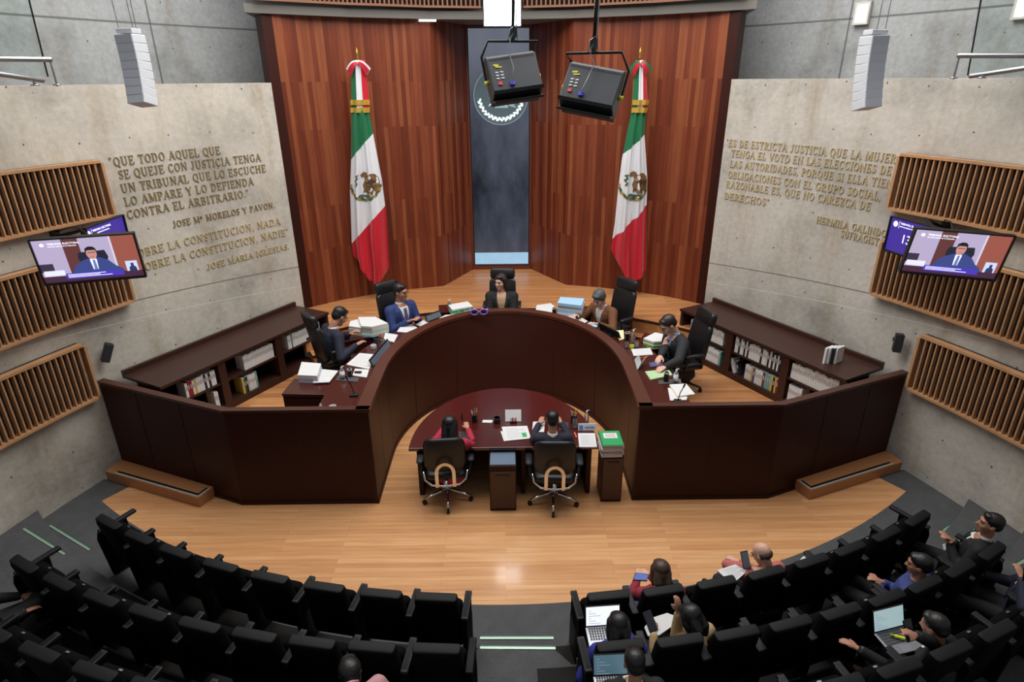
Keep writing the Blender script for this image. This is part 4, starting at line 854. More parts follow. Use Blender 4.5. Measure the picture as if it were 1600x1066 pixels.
# small loudspeakers by the lowest panels
for sd, px, py, l in ((-1, 154, 553, 'tilted small black loudspeaker on the left wall beside the lowest slatted panel'), (1, 1425, 536, 'small black loudspeaker on the right wall beside the lowest slatted panel')):
    p = wallp(sd, 22.15, 1.60 if sd < 0 else 1.62, .13); t = thing('wall_speaker', l, 'loudspeaker', p, math.radians(40 if sd < 0 else -20), 'small wall loudspeakers')
    mb = MB(); mb.box((0, 0, .13), (.10, .10, .25), ry=.42 if sd < 0 else 0); mb.build('cabinet', BLACK, t, bevel=.012); mb = MB(); mb.box((0, -.052, .13), (.085, .006, .22), ry=.42 if sd < 0 else 0); mb.build('grille', DGREY, t)
    mb = MB(); mb.bar((0, .04, .13), (-.02*sd, .14, .13), .04, .05); mb.build('bracket', BLACK, t)
# hanging line-array loudspeakers
def line_array(label, c0, c1, sd):
    Y = 7.0; top, bot = atY(c0[0], c0[1], Y), atY(c1[0], c1[1], Y-.0); t = thing('line_array_speaker', label, 'loudspeaker', bot, 0, 'white hanging loudspeakers')
    d = top-bot; n = 8; prev = None; rz = sd*math.radians(14)
    R = Matrix.Rotation(rz, 3, 'Z')
    for k in range(n):
        f0, f1 = k/n, (k+1)/n
        cv = lambda f: Vector((d.x*(f**.8), -.10*(1-f)**2+.05, d.z*f))
        a, b = cv(f0), cv(f1); mid = (a+b)/2; tilt = math.atan2(b.y-a.y, b.z-a.z); ry = math.atan2(b.x-a.x, b.z-a.z)
        mb = MB(); mb.box((0, 0, 0), (.215, .18, (b-a).length*.985)); cell = mb.build('speaker_cell', WHITEP, t, bevel=.006); cell.location = mid; cell.rotation_euler = (-tilt, ry, rz)
        mb = MB(); mb.box((0, -.092, 0), (.205, .006, (b-a).length*.955)); mb.build('grille', GRILLE, cell)
    mb = MB(); mb.box((d.x, .05, d.z+.035), (.19, .13, .045), rz); mb.build('top_plate', WHITEP, t, bevel=.005)
    for ox in (-.09, .09, .03): mb = MB(); mb.tube([(d.x+ox, .04+(.05 if ox == .03 else 0), d.z+.04), (d.x+ox*1.1-sd*.0-.02, .05, d.z+2.2)], .004, 6); mb.build('suspension_cable', STEEL, t)
line_array('white hanging loudspeaker column over the left concrete wall', (198, 54), (228, 164), -1); line_array('white hanging loudspeaker column over the right concrete wall', (1371, 56), (1350, 170), 1)
# handrails and glass on the walkways
GLS = mat('balustrade_glass', (238, 246, 244), .03, trans=1.0)
for sd in (-1, 1):
    s = SIDE[sd]; pts = [(0, 92), (78, 93)] if sd < 0 else [(1605, 87), (1499, 87)]
    p2 = [(0, 116), (66, 126)] if sd < 0 else [(1605, 106), (1517, 119)]
    base = wallp(sd, 19.5, 4.97, -.1); t = thing('handrail', f'brushed steel double handrail at the {s} end of the walkway', 'handrail', base, 0, 'steel handrails above the concrete walls')
    a, b = atY(*pts[0], 6.6), atY(*pts[1], 6.95); mb = MB(); ext = a+(a-b)*1.2; mb.limb([ext-base, a-base, b-base], .026, 12); mb.build('upper_rail', STEEL, t, True)
    a2, b2 = atY(*p2[0], 6.4), atY(*p2[1], 6.85); mb = MB(); mb.limb([a2+(a2-b2)*1.2-base, a2-base, b2-base], .024, 12); mb.build('lower_rail', STEEL, t, True)
    mb = MB(); q = b2+(a2-b2)*.22-base; mb.tube([q, (q.x, q.y, .0)], .014, 8); mb.lathe([(.04, .0), (.04, .012)], (q.x, q.y, -.0), 12); mb.build('post', STEEL, t, True); mb = MB(); q2 = b-base; mb.limb([(q2.x, q2.y, .0), (q2.x-sd*.0, q2.y, q2.z)], .010, 8); mb.lathe([(.035, 0), (.035, .012)], (q2.x, q2.y, 0), 12); mb.build('post', STEEL, t, True)
    # glass panel with its dark edge
    e0, e1 = (atY(75, 120, 7.0), atY(38, -30, 7.0)) if sd < 0 else (atY(1512, 118, 7.0), atY(1538, -30, 7.0))
    t = thing('glass_panel', f'tall clear glass panel with a dark leaning edge, {s} end of the walkway', 'glass panel', e0, 0, 'glass panels above the concrete walls')
    dd = e1-e0; o_ = Vector((sd*1.4, -.8, 0)); mb = MB(); n_ = Vector((.8, sd*1.4, 0)).normalized()*.012
    q = [Vector((0, 0, 0)), o_, o_+dd, dd]; mb.loft([q, [p+n_ for p in q]]); mb.build('pane', GLS, t)
    mb = MB(); mb.tube([(0, 0, 0), dd], .008, 6); mb.build('edge_cable', BLACK, t)
# ------------------------------------------------------------------ lamps
FLOODM = mat('flood_lens', (255, 255, 255), .5, emit=14)
def studio_lamp(label, c, rz, tilt, W_, H_, roll=0):
    t = thing('studio_lamp', label, 'lamp', c, rz, 'black studio lamps hanging over the bench')
    t.rotation_euler = (0, 0, rz)
    M = RY(roll) @ RX(tilt)                           # back panel faces -y and leans up
    mb = MB(); b = lambda p: M @ Vector(p)
    prof = [(-.11, -H_/2), (-.11, H_/2-.05), (-.05, H_/2), (.10, H_/2), (.14, H_/2-.04), (.14, -H_/2), (.10, -H_/2)]
    mb.loft([[b((-W_/2, y, z)) for y, z in prof], [b((W_/2, y, z)) for y, z in prof]]); body = mb.build('housing', mat('lamp_housing', (46, 47, 52), .45), t, bevel=.008)
    mb = MB()
    for k in range(10):
        x = -W_/2+.05+(W_-.1)*k/9
        mb.add([b((x-.016, -.112, H_/2-.075)), b((x+.016, -.112, H_/2-.075)), b((x+.016, -.0555, H_/2-.003)), b((x-.016, -.0555, H_/2-.003))], [(0, 1, 2, 3)])
    mb.build('vent_slots', mat('slot_black', (6, 6, 7), .8), body)
    mb = MB(); mb.add([b((-W_/2+.012, -.113, -H_/2+.02)), b((W_/2-.012, -.113, -H_/2+.02)), b((W_/2-.012, -.113, H_/2-.09)), b((-W_/2+.012, -.113, H_/2-.09))], [(0, 1, 2, 3)]); mb.build('back_plate', mat('lamp_grey', (62, 64, 70), .45), body)
    YL = mat('yellow_mark', (214, 206, 50), .5); Wm = mat('white_mark', (205, 205, 205), .6); Rm = mat('red_switch', (220, 60, 60), .4); BLm = mat('blue_plug', (70, 70, 200), .4)
    def dec(name, x, z, w_, h_, m, th=.004): mb = MB(); mb.box((0, 0, 0), (w_, th, h_)); o = mb.build(name, m, body); o.location = b((x, -.115, z)); o.rotation_euler = (math.radians(tilt), 0, 0)
    dec('yellow_logo', -W_/2+.075, H_/2-.13, .05, .015, YL); dec('yellow_logo', -W_/2+.095, H_/2-.15, .06, .012, YL)
    for k in range(6): dec('white_print', -W_/2+.07+.045*(k % 2), H_/2-.20-.03*(k//2), .03, .012, Wm)
    dec('power_switch', -W_/2+.08, -H_/2+.09, .035, .03, Rm, .012); dec('power_plug', -W_/2+.19, -H_/2+.075, .045, .035, BLm, .03)
    for s in (-1, 1): mb = MB(); mb.tube([b((s*(W_/2), .02, -.02)), b((s*(W_/2+.035), .02, -.02))], .022, 12); mb.build('yellow_knob', YL, t, True)
    mb = MB(); hw = W_/2+.02; mb.limb([b((-hw, .02, -.02)), b((-hw, -.02, H_/2+.02)), (-hw+.02, -.02, H_/2+.10), (hw-.02, -.02, H_/2+.10), b((hw, -.02, H_/2+.02)), b((hw, .02, -.02))], .012, 8); mb.build('yoke', BLACK, t, True)
    mb = MB(); mb.limb([b((-hw*.8, .06, H_/2-.02)), b((-hw*.8, .10, H_/2+.05)), b((hw*.8, .10, H_/2+.05)), b((hw*.8, .06, H_/2-.02))], .009, 8); mb.build('rear_bar', BLACK, t, True)
    mb = MB(); mb.bar(b((-W_/2, .02, -H_/2-.01)), b((W_/2, .02, -H_/2-.01)), .24, .02); mb.build('barn_door', BLACK, t, bevel=.003)
    mb = MB(); mb.bar(b((-W_/2, -.135, -H_/2+.0)), b((W_/2, -.135, -H_/2+.0)), .012, .03); mb.build('lower_bar', BLACK, t)
    mb = MB(); mb.tube([(0, -.02, H_/2+.10), (0, -.02, H_/2+.20)], .02, 8); mb.box((0, -.02, H_/2+.17), (.06, .05, .08)); mb.build('hook_clamp', DGREY, t)
    mb = MB(); mb.tube([(.0, -.02, H_/2+.2), (.01, -.02, H_/2+.6), (.02, 0, H_/2+2.6)], .016, 8); mb.build('hanging_pole', BLACK, t, True)
    mb = MB(); mb.limb([b((-W_/2+.19, -.14, -H_/2+.08)), b((-W_/2+.22, -.17, 0)), b((-.02, -.15, H_/2-.05)), (-.03, -.05, H_/2+.12), (.03, -.03, H_/2+.22), (.03, 0, H_/2+1.2)], .005, 6); mb.limb([(-.05, -.03, H_/2+.11), (-.03, -.05, H_/2+.20), (.03, -.04, H_/2+.24), (.04, -.03, H_/2+.11)], .004, 6); mb.build('power_cable', STEEL, t, True)
studio_lamp('black studio lamp hanging in front of the crest on the tall screen', atY(801, 120, 6.3), math.radians(12), -30, .47, .40, -7)
studio_lamp('black studio lamp hanging to the right, in front of the wood panels', atY(926, 140, 6.0), math.radians(-20), -32, .50, .40, 10)
t = thing('floodlight', 'bright white rectangular floodlight above the tall screen', 'lamp', atY(785, 31, 11.5))
mb = MB(); mb.box((0, .05, .17), (.64, .10, .55)); mb.build('housing', DGREY, t, bevel=.006); mb = MB(); mb.box((0, -.006, .17), (.60, .012, .51)); mb.build('lens', FLOODM, t)
mb = MB(); mb.limb([(-.34, .05, .17), (-.34, .05, .55), (.34, .05, .55), (.34, .05, .17)], .012, 8); mb.tube([(0, .05, .46), (0, .05, 2.2)], .018, 8); mb.build('yoke', BLACK, t, True)
t = thing('strip_light', 'thin white strip light under the beam, left of the tall screen', 'lamp', (-1.30, 12.12, WT-.02), .2); mb = MB(); mb.box((0, 0, 0), (.30, .05, .03)); mb.build('diffuser', mat('strip_lens', (250, 250, 250), .5, emit=2), t)

# ------------------------------------------------------------------ flags
def flag_mat(name, diag):
    t = NT(name); uv = t.n('UVMap').outputs[0]; sp = t.n('SeparateXYZ'); t.l(uv, sp.inputs[0])
    c = t.ramp(sp.outputs[1], [(0, srgb(18, 108, 66)), (1/3, srgb(222, 222, 226)), (2/3, srgb(196, 26, 44))], True)
    t.l(c, t.b.inputs['Base Color']); t.b.inputs['Roughness'].default_value = .55; t.b.inputs['Specular IOR Level'].default_value = .3; t.b.inputs['Sheen Weight'].default_value = .2; return t.m
FLG = flag_mat('flag_cloth', 0); FLR = mat('bow_red', (190, 26, 46), .55); FLW = mat('bow_white', (222, 222, 226), .55); FLGR = mat('bow_green', (18, 108, 66), .55)
FGOLD = mat('gold_fringe', (196, 156, 62), .5, .3, noise=.4, nscale=90); EBR = mat('eagle_brown', (122, 88, 52), .6); EGR = mat('wreath_green', (62, 92, 66), .6); EDK = mat('eagle_dark', (72, 54, 38), .6)
def flag(label, Y, xl, xr, tip, gw, wr, fin, emb, bow, bowm):
    # xl, xr: outline pixels (y -> x) of the left and right edges; gw / wr: pixel lines of the green/white and white/red borders
    base = atY(fin[0], 470, Y); base.z = P2; t = thing('flag', label, 'flag', base, 0, 'flags hanging on the panelled wall')
    def ip(tab, y):
        for (y0, x0), (y1, x1) in zip(tab[:-1], tab[1:]):
            if y <= y1: return x0+(x1-x0)*max(0, (y-y0))/(y1-y0)
        return tab[-1][1]
    def bottom(u): 
        (lx, ly), (tx, ty), (rx, ry) = tip; x = u; tu = (tx-lx)/(rx-lx)
        return ly+(ty-ly)*(u/tu) if u < tu else ty+(ry-ty)*((u-tu)/(1-tu))
    y0 = 172
    def cloth(u, v, off=0):
        yb = bottom(u); y = y0+(yb-y0)*v; x = ip(xl, y)+(ip(xr, y)-ip(xl, y))*u
        p = atY(x, y, Y); amp = .020+.055*v; ph = 1.1*math.sin(2.3*v+u*2)
        p.y += amp*math.sin(u*15+ph)+.5*amp*math.sin(u*31+2+v*2)-.06*math.sin(PI*u)-off
        return p-base, (x, y)
    def uvf(u, v):
        _, (x, y) = cloth(u, v); a = gw[0][1]+(gw[1][1]-gw[0][1])*(x-gw[0][0])/(gw[1][0]-gw[0][0]); b = wr[0][1]+(wr[1][1]-wr[0][1])*(x-wr[0][0])/(wr[1][0]-wr[0][0])
        return (u, 1/3+(y-a)/(b-a)/3)
    mb = MB(); mb.grid(lambda u, v: cloth(u, v)[0], 48, 90, 0, uvf); o = mb.build('cloth', FLG, t, True); s_ = o.modifiers.new('thickness', 'SOLIDIFY'); s_.thickness = .004
    # upper part with the three vertical stripes
    def up(u, v): y = 94+(y0-94)*v; x = ip(xl, y)+(ip(xr, y)-ip(xl, y))*u; p = atY(x, y, Y); p.y += -.05*math.sin(PI*u)+.015*math.sin(u*14); return p-base
    mb = MB(); mb.grid(up, 24, 14, 0, lambda u, v: (u, u*.98+.003)); o = mb.build('gathered_top', FLG, t, True); s_ = o.modifiers.new('thickness', 'SOLIDIFY'); s_.thickness = .004
    for yy in (160, 172):
        mb = MB(); mb.grid(lambda u, v: (lambda p: p+Vector((0, -.025, 0)))(up(-.03+1.06*u, (yy-4+8*v-94)/(y0-94))), 24, 2); o = mb.build('fringe_band', FGOLD, t); s_ = o.modifiers.new('thickness', 'SOLIDIFY'); s_.thickness = .012
    # pole and finial
    f = atY(fin[0], fin[1], Y+.06)-base; mb = MB(); mb.tube([(f.x, .06, .5), (f.x, .06, f.z-.18)], .016, 10); mb.build('pole', mat('pole_wood', (86, 52, 34), .4), t, True)
    mb = MB(); mb.lathe([(.02, 0), (.035, .02), (.014, .05), (.03, .09), (.004, .2)], (f.x, .06, f.z-.2), 10); mb.build('finial', GOLD, t, True)
    mb = MB(); mb.bar((f.x, .06, 1.2), (f.x, .36, 1.2), .03, .03); mb.bar((f.x, .06, 3.6), (f.x, .36, 3.6), .03, .03); mb.build('wall_bracket', BLACK, t)
    # bow
    bx, bz = (atY(*bow, Y-.04)-base).x, (atY(*bow, Y-.04)-base).z
    for s in (-1, 1):
        for k, (m, l, w0) in enumerate(bowm):
            mb = MB(); a = s*(.16+.05*k); rings = []
            for i in range(7):
                f_ = i/6; cx_ = bx+s*(l*f_); z_ = bz-.16*f_*f_-.02*k; w_ = .02+w0*f_; rings.append([Vector((cx_-s*w_*.55, -.04-.02*k-.03*math.sin(PI*f_), z_-w_*.7)), Vector((cx_+s*w_*.55, -.04-.02*k-.03*math.sin(PI*f_), z_+w_*.7)), Vector((cx_+s*w_*.55, -.032-.02*k-.03*math.sin(PI*f_), z_+w_*.7)), Vector((cx_-s*w_*.55, -.032-.02*k-.03*math.sin(PI*f_), z_-w_*.7))])
            mb.loft(rings); mb.build('bow_loop', m, t)
    # coat of arms on the white stripe, lying on the folds
    (ex, ey), er = emb
    def on(x, z, off):                                # emblem units -> cloth
        px, py = ex+x*er, ey-z*er; xl_, xr_ = ip(xl, py), ip(xr, py); u = min(.99, max(.01, (px-xl_)/(xr_-xl_))); v = (py-y0)/(bottom(u)-y0); return cloth(u, v, off)[0]
    def plate(outline, m, off, name):
        bm = bmesh.new(); vs = [bm.verts.new((x, z, 0)) for x, z in outline]; f_ = bm.faces.new(vs); bmesh.ops.triangulate(bm, faces=[f_]); bmesh.ops.subdivide_edges(bm, edges=bm.edges, cuts=2, use_grid_fill=True)
        me = bpy.data.meshes.new(name); bm.to_mesh(me); bm.free()
        for v_ in me.vertices: v_.co = on(v_.co.x, v_.co.y, off)
        me.materials.append(m); o = bpy.data.objects.new(name, me); C.objects.link(o); o.parent = t; s_ = o.modifiers.new('thickness', 'SOLIDIFY'); s_.thickness = .003
    plate([(x*1.15+.02, z*1.2+.06) for x, z in EAGLE_SIDE], EBR, .012, 'coat_of_arms'); plate([(x*1.2+.10, z*1.2+.1) for x, z in SNAKE], EGR, .014, 'coat_of_arms_snake'); plate([(x*1.3, z*1.3-.1) for x, z in CACTUS], EGR, .013, 'coat_of_arms_cactus')
    plate([(.24, .30), (.46, .46), (.70, .34), (.78, .0), (.62, -.28), (.50, -.02), (.40, -.20), (.32, .06)], EDK, .017, 'coat_of_arms_wing')
    mbw = []
    for k in range(17):
        a = math.radians(186+168*k/16); plate(leaf(.98*math.cos(a), .98*math.sin(a), .19, .10, a+PI/2+(.5 if k % 2 else -.5)), EGR if k % 3 else FGOLD, .012, 'wreath_leaf')
flag('tricolour flag hanging on the wood panels to the left of the tall screen', 11.42, [(90, 550), (100, 549), (160, 549), (178, 549), (250, 548), (300, 546), (380, 549), (430, 556), (460, 560)], [(90, 569), (100, 571), (160, 577), (178, 577), (210, 583), (280, 596), (330, 602), (420, 607), (460, 604)],
     ((556, 401), (588, 452), (607, 422)), ((549, 248), (583, 207)), ((549, 381), (602, 321)), (557, 74), ((571, 289), 23), (559, 96), ((FLW, .17, .05), (FLR, .15, .042)))
flag('tricolour flag hanging on the wood panels to the right of the tall screen', 11.42, [(90, 994), (100, 993), (160, 988), (178, 986), (250, 972), (300, 966), (350, 961), (390, 955), (450, 956)], [(90, 1008), (100, 1009), (160, 1012), (178, 1009), (210, 1007), (280, 1012), (330, 1011), (420, 1010), (450, 1010)],
     ((955, 391), (983, 447), (1010, 424)), ((973, 241), (1007, 210)), ((958, 373), (1010, 322)), (1001, 73), ((990, 288), 23), (1001, 97), ((FLGR, .17, .05), (FLR, .12, .042)))
# ------------------------------------------------------------------ people
def fuse(mb, name, m, parent, vox, smooth=4, factor=.5):
    me = mb.mesh(name, m); tmp = bpy.data.objects.new(name, me); C.objects.link(tmp)
    r = tmp.modifiers.new('r', 'REMESH'); r.mode = 'VOXEL'; r.voxel_size = vox; r.use_smooth_shade = True
    s = tmp.modifiers.new('s', 'SMOOTH'); s.iterations = smooth; s.factor = factor
    bpy.context.view_layer.update()
    out = bpy.data.meshes.new_from_object(tmp.evaluated_get(bpy.context.evaluated_depsgraph_get()))
    bpy.data.objects.remove(tmp); bpy.data.meshes.remove(me)
    out.materials.clear(); out.materials.append(m)
    out.polygons.foreach_set('use_smooth', [True]*len(out.polygons))
    o = bpy.data.objects.new(name, out); C.objects.link(o)
    if parent: o.parent = parent
    return o
def cut_faces(o, test):
    bm = bmesh.new(); bm.from_mesh(o.data); bmesh.ops.delete(bm, geom=[f for f in bm.faces if test(f.calc_center_median())], context='FACES'); bm.to_mesh(o.data); bm.free()
def lerp_tab(tab, u):
    for a, b in zip(tab[:-1], tab[1:]):
        if u <= b[0]: f = max(0, (u-a[0])/(b[0]-a[0])); return [a[i]+(b[i]-a[i])*f for i in range(1, len(a))]
    return list(tab[-1][1:])
TORSO = [(-.10, .160, .120), (0, .165, .125), (.12, .148, .112), (.25, .158, .118), (.35, .172, .115), (.42, .165, .098), (.47, .10, .07), (.50, .058, .055)]
def ik(S, Hd, l1, l2, pole):
    d = Hd-S; L = min(d.length, (l1+l2)*.995); dn = d.normalized(); Hd = S+dn*L
    a = (l1*l1-l2*l2+L*L)/(2*L); h = math.sqrt(max(0, l1*l1-a*a)); p = pole-dn*pole.dot(dn); p.normalize()
    return S+dn*a+p*h, Hd
def hand_shape(mb, wrist, d, nrm, side, curl=.5, s=1.0):
    """palm, four unequal bent fingers and a thumb from the side of the palm; d: pointing direction, nrm: back-of-hand normal, side +1 right"""
    d = d.normalized(); x = d.cross(nrm).normalized()*side; nrm = x.cross(d).normalized()*side
    if nrm.length == 0: nrm = Vector((0, 0, 1))
    up = nrm
    mb.loft([[wrist+d*a*s+x*(w*math.cos(t)+o_)*s+up*h*math.sin(t)*s for t in [2*PI*k/10 for k in range(10)]] for a, w, h, o_ in ((-.01, .022, .017, 0), (.02, .030, .016, 0), (.055, .038, .015, .0), (.088, .038, .012, 0))])
    for k, (ox, L) in enumerate(((-.028, .068), (-.0095, .078), (.0095, .072), (.028, .056))):
        p = wrist+d*.082*s+x*ox*s; pts = [p-d*.015*s, p]; a = 0
        for f, c_ in ((.46, .25), (.31, .55), (.23, .4)): a += curl*c_*1.5; p = p+(d*math.cos(a)-up*math.sin(a))*L*f*s; pts.append(p)
        mb.limb(pts, [.0085*s, .0088*s, .0085*s, .0078*s, .0068*s], 7)
    p = wrist+d*.025*s-x*.026*s; q = p-x*.026*s+d*.028*s-up*.008*s; r = q+d*.032*s-x*.006*s-up*.012*s; mb.limb([p, q, r], [.012*s, .0105*s, .0085*s], 7)
SKIN = {k: mat('skin_'+k, c, .55) for k, c in (('light', (206, 160, 138)), ('tan', (172, 122, 98)), ('brown', (146, 100, 80)))}
HAIRK = mat('hair_black', (20, 18, 19), .45, bump=.4, nscale=40); HAIRB = mat('hair_brown', (66, 46, 36), .5, noise=.5, nscale=30, bump=.4); HAIRG = mat('hair_grey', (74, 74, 76), .6, noise=.4, nscale=30, bump=.4); HAIRD = mat('hair_dark_brown', (38, 28, 26), .45, bump=.4, nscale=40)
EYEW = mat('eye_dark', (40, 30, 28), .2)
def cloth_mat(n, c, rough=.8): return mat('cloth_'+n, c, rough, noise=.15, nscale=30)
def person(label, head_px, base, face, top, hair='short', hairm=HAIRK, skin='tan', lean=8, pitch=12, yaw=0, roll=0, s=1.0, hands=None, shirt=None, tie=None, trousers=None, vox=.011, legs='sit', seat_h=.26, zh=None,
           glasses=False, v_open=True, collar=None, skirt=0, hood=False, fine=True, lift=0, extra_hair=None, pos=None, clasp=False, hold=None):
    """seated figure: head centre seen at head_px, feet on level base, body turned to plan direction face"""
    fx, fy = face; rz = math.atan2(-fx, fy); a = math.radians(lean); ca, sa = math.cos(a), math.sin(a)
    hip = Vector((0, 0, seat_h+.10*s))
    tp = lambda x, y, u: hip+Vector((x*s, (y*ca+u*sa)*s, (u*ca-y*sa)*s))     # torso frame: x right, y front, u up the spine
    na = a+math.radians(min(pitch*.45, 22)); neck = tp(0, -.012, .49); nd = Vector((0, math.sin(na), math.cos(na)))
    HM = Matrix.Rotation(math.radians(-yaw), 3, 'Z') @ Matrix.Rotation(-math.radians(pitch), 3, 'X') @ Matrix.Rotation(math.radians(roll), 3, 'Y')
    hc = neck+nd*.075*s+HM @ Vector((0, .022, .105))*s
    zc = base+hc.z
    R = Matrix.Rotation(rz, 3, 'Z'); hw = R @ hc
    if pos is None: p = at(head_px[0], head_px[1], zc); loc = Vector((p.x-hw.x, p.y-hw.y, base))
    else: loc = Vector((pos[0], pos[1], base))
    t = thing('person', label, 'person', loc, rz)
    hp = lambda x, y, z: hc+HM @ Vector((x, y, z))*s
    toloc = lambda wp: R.transposed() @ (Vector(wp)-loc)
    # ---------- joints
    hands = hands or {}
    J = {}
    for sd, k in ((-1, 'L'), (1, 'R')):
        S = tp(sd*.185, -.005, .425); Hd = hands.get(k)
        if Hd is None: Hd = Vector((sd*.13, .32, seat_h+.20))
        elif callable(Hd): Hd = toloc(Hd())
        else: Hd = Vector(Hd)
        pole = Vector((sd*.55, -.45, -.8)); E, W_ = ik(S, Hd, .285*s, .255*s, pole); J[k] = (S, E, W_)
    L = {}
    for sd, k in ((-1, 'L'), (1, 'R')):
        hj = hip+Vector((sd*.09*s, .02*s, -.015)); kn = Vector((sd*.115*s, .44*s, seat_h+.075*s)); an = Vector((sd*.11*s, .46*s, .09*s))
        if legs == 'sit' and s > 1.0: kn = Vector((sd*.20*s, .36*s, seat_h+.075*s)); an = Vector((sd*.18*s, .26*s, .09*s))
        if legs == 'cross' and k == 'R': kn = Vector((.02*s, .46*s, seat_h+.20*s)); an = Vector((-.26*s, .42*s, seat_h+.08*s))
        if legs == 'tuck': an = Vector((sd*.12*s, .36*s, .09*s))
        L[k] = (hj, kn, an)
    # ---------- body: one continuous surface
    mb = MB(); n = 16
    ring_ = lambda u, rx, ry, g=0: [tp((rx+g)*math.copysign(abs(math.cos(q))**.85, math.cos(q)), (ry+g)*math.sin(q), u) for q in [2*PI*k/n for k in range(n)]]
    mb.loft([ring_(*r) for r in TORSO]); mb.limb([tp(-.165, -.005, .425), tp(.165, -.005, .425)], .058*s, 10)
    mb.limb([tp(0, -.015, .44), neck, neck+nd*.07*s, hp(0, -.01, -.05)], [.066*s, .056*s, .052*s, .052*s], 12)
    for k in 'LR':
        S, E, W_ = J[k]; mb.limb([S, S.lerp(E, .4), E], [.054*s, .047*s, .040*s], 10); mb.limb([E, E.lerp(W_, .35), W_], [.041*s, .039*s, .026*s], 10)
        dirn = (W_-E).normalized(); dirn = (dirn+Vector((0, .15, -.12))).normalized(); upn = Vector((0, -.2, 1)); sd = -1 if k == 'L' else 1
        if clasp: dirn = (dirn+Vector((-sd*.8, .1, 0))).normalized()
        hand_shape(mb, W_+dirn*.008, dirn, upn, sd, .55 if hold is None else hold, s)
        hj, kn, an = L[k]; mb.limb([hj, hj.lerp(kn, .5), kn], [.082*s, .074*s, .056*s], 10); mb.limb([kn, kn.lerp(an, .35), an], [.054*s, .052*s, .036*s], 10); mb.limb([an, an+Vector((0, .12, -.045))*s, an+Vector((0, .18, -.05))*s], [.036*s, .034*s, .026*s], 8)
    E3 = lambda x, y, z, rx, ry, rz_: mb.ell(hp(x, y, z), (rx*s, ry*s, rz_*s), HM, 16)
    E3(0, -.014, .028, .076, .096, .088); E3(0, .020, -.025, .066, .074, .085); E3(0, .036, -.075, .050, .050, .052); E3(0, .066, -.103, .024, .022, .020)
    E3(0, .070, .026, .052, .022, .014); E3(-.034, .058, -.030, .028, .026, .026); E3(.034, .058, -.030, .028, .026, .026)
    E3(0, .084, -.066, .024, .012, .006); E3(0, .082, -.077, .020, .012, .007)
    mb.limb([hp(0, .084, .016), hp(0, .100, -.016), hp(0, .108, -.034)], [.009*s, .011*s, .014*s], 8); E3(-.013, .094, -.037, .009, .010, .008); E3(.013, .094, -.037, .009, .010, .008)
    for q in (-1, 1): E3(q*.078, -.008, -.012, .010, .021, .031)
    fuse(mb, 'body', SKIN[skin], t, min(vox, .0085) if fine else .011, 2)
    # ---------- eyes, brows, glasses
    if fine:
        mb = MB()
        for q in (-1, 1): mb.ell(hp(q*.031, .081, .003), (.013*s, .008*s, .006*s), HM, 10)
        mb.build('eyes', EYEW, t, True)
        mb = MB()
        for q in (-1, 1): mb.limb([hp(q*.014, .092, .020), hp(q*.032, .090, .026), hp(q*.050, .078, .019)], [.004*s, .0045*s, .003*s], 6)
        mb.build('eyebrows', HAIRD if hair != 'bald' else hairm, t, True)
    if glasses:
        mb = MB()
        for q in (-1, 1):
            P = [hp(q*.033+.024*math.cos(2*PI*k/12), .101, .0+.018*math.sin(2*PI*k/12)) for k in range(13)]; mb.tube(P, .0022*s, 6); mb.tube([hp(q*.057, .099, .004), hp(q*.080, .05, .006), hp(q*.082, -.005, .004)], .002*s, 6)
        mb.tube([hp(-.010, .104, .004), hp(.010, .104, .004)], .002*s, 6); mb.build('glasses', BLACK, t)
    # ---------- hair
    mb = MB(); HE = lambda x, y, z, rx, ry, rz_: mb.ell(hp(x, y, z), (rx*s, ry*s, rz_*s), HM, 18)
    if hair == 'short': HE(0, -.022, .044, .083, .099, .082); HE(0, -.060, .0, .072, .056, .072); HE(0, .040, .088, .056, .040, .026); HE(-.066, -.012, .018, .016, .034, .042); HE(.066, -.012, .018, .016, .034, .042)
    elif hair == 'bald': HE(0, -.068, -.010, .070, .044, .046); HE(-.070, -.028, -.002, .012, .040, .034); HE(.070, -.028, -.002, .012, .040, .034)
    elif hair == 'grey': HE(0, -.024, .046, .092, .106, .088); HE(0, -.062, -.004, .080, .058, .076); HE(0, .046, .086, .064, .042, .032); HE(-.076, -.012, .008, .018, .042, .054); HE(.076, -.012, .008, .018, .042, .054)
    elif hair in ('bob', 'long', 'pony'):
        HE(0, -.026, .046, .090, .102, .084); HE(0, .036, .085, .062, .048, .030); HE(0, -.062, -.005, .082, .060, .088)
        low = {'bob': -.15, 'long': -.26, 'pony': -.02, 'grey': -.055}[hair]
        if hair != 'pony':
            for q in (-1, 1): mb.limb([hp(q*.072, .0, .05), hp(q*.083, -.004, -.03), hp(q*.078, -.02, low*.75)], [.028*s, .030*s, .022*s], 10)
            mb.limb([hp(-.04, -.07, .0), hp(-.045, -.085, low*.6), hp(-.035, -.08, low)], [.045*s, .05*s, .03*s], 10); mb.limb([hp(.04, -.07, .0), hp(.045, -.085, low*.6), hp(.035, -.08, low)], [.045*s, .05*s, .03*s], 10)
        else: mb.limb([hp(0, -.10, .01), hp(0, -.14, -.02), hp(0, -.15, -.09), hp(.01, -.14, -.16)], [.028*s, .036*s, .034*s, .018*s], 10)
    hr = fuse(mb, 'hair', hairm, t, .009, 2)
    if hair == 'pony':
        mb = MB(); mb.tube([hp(-.05, -.125, .01), hp(0, -.145, .03), hp(.05, -.125, .0)], .010, 8); mb.limb([hp(.03, -.13, .0), hp(.06, -.12, -.03)], .006, 6); mb.build('hair_clip', mat('pink_clip', (214, 150, 160), .4), t, True)
    # ---------- clothes
    gt = .020
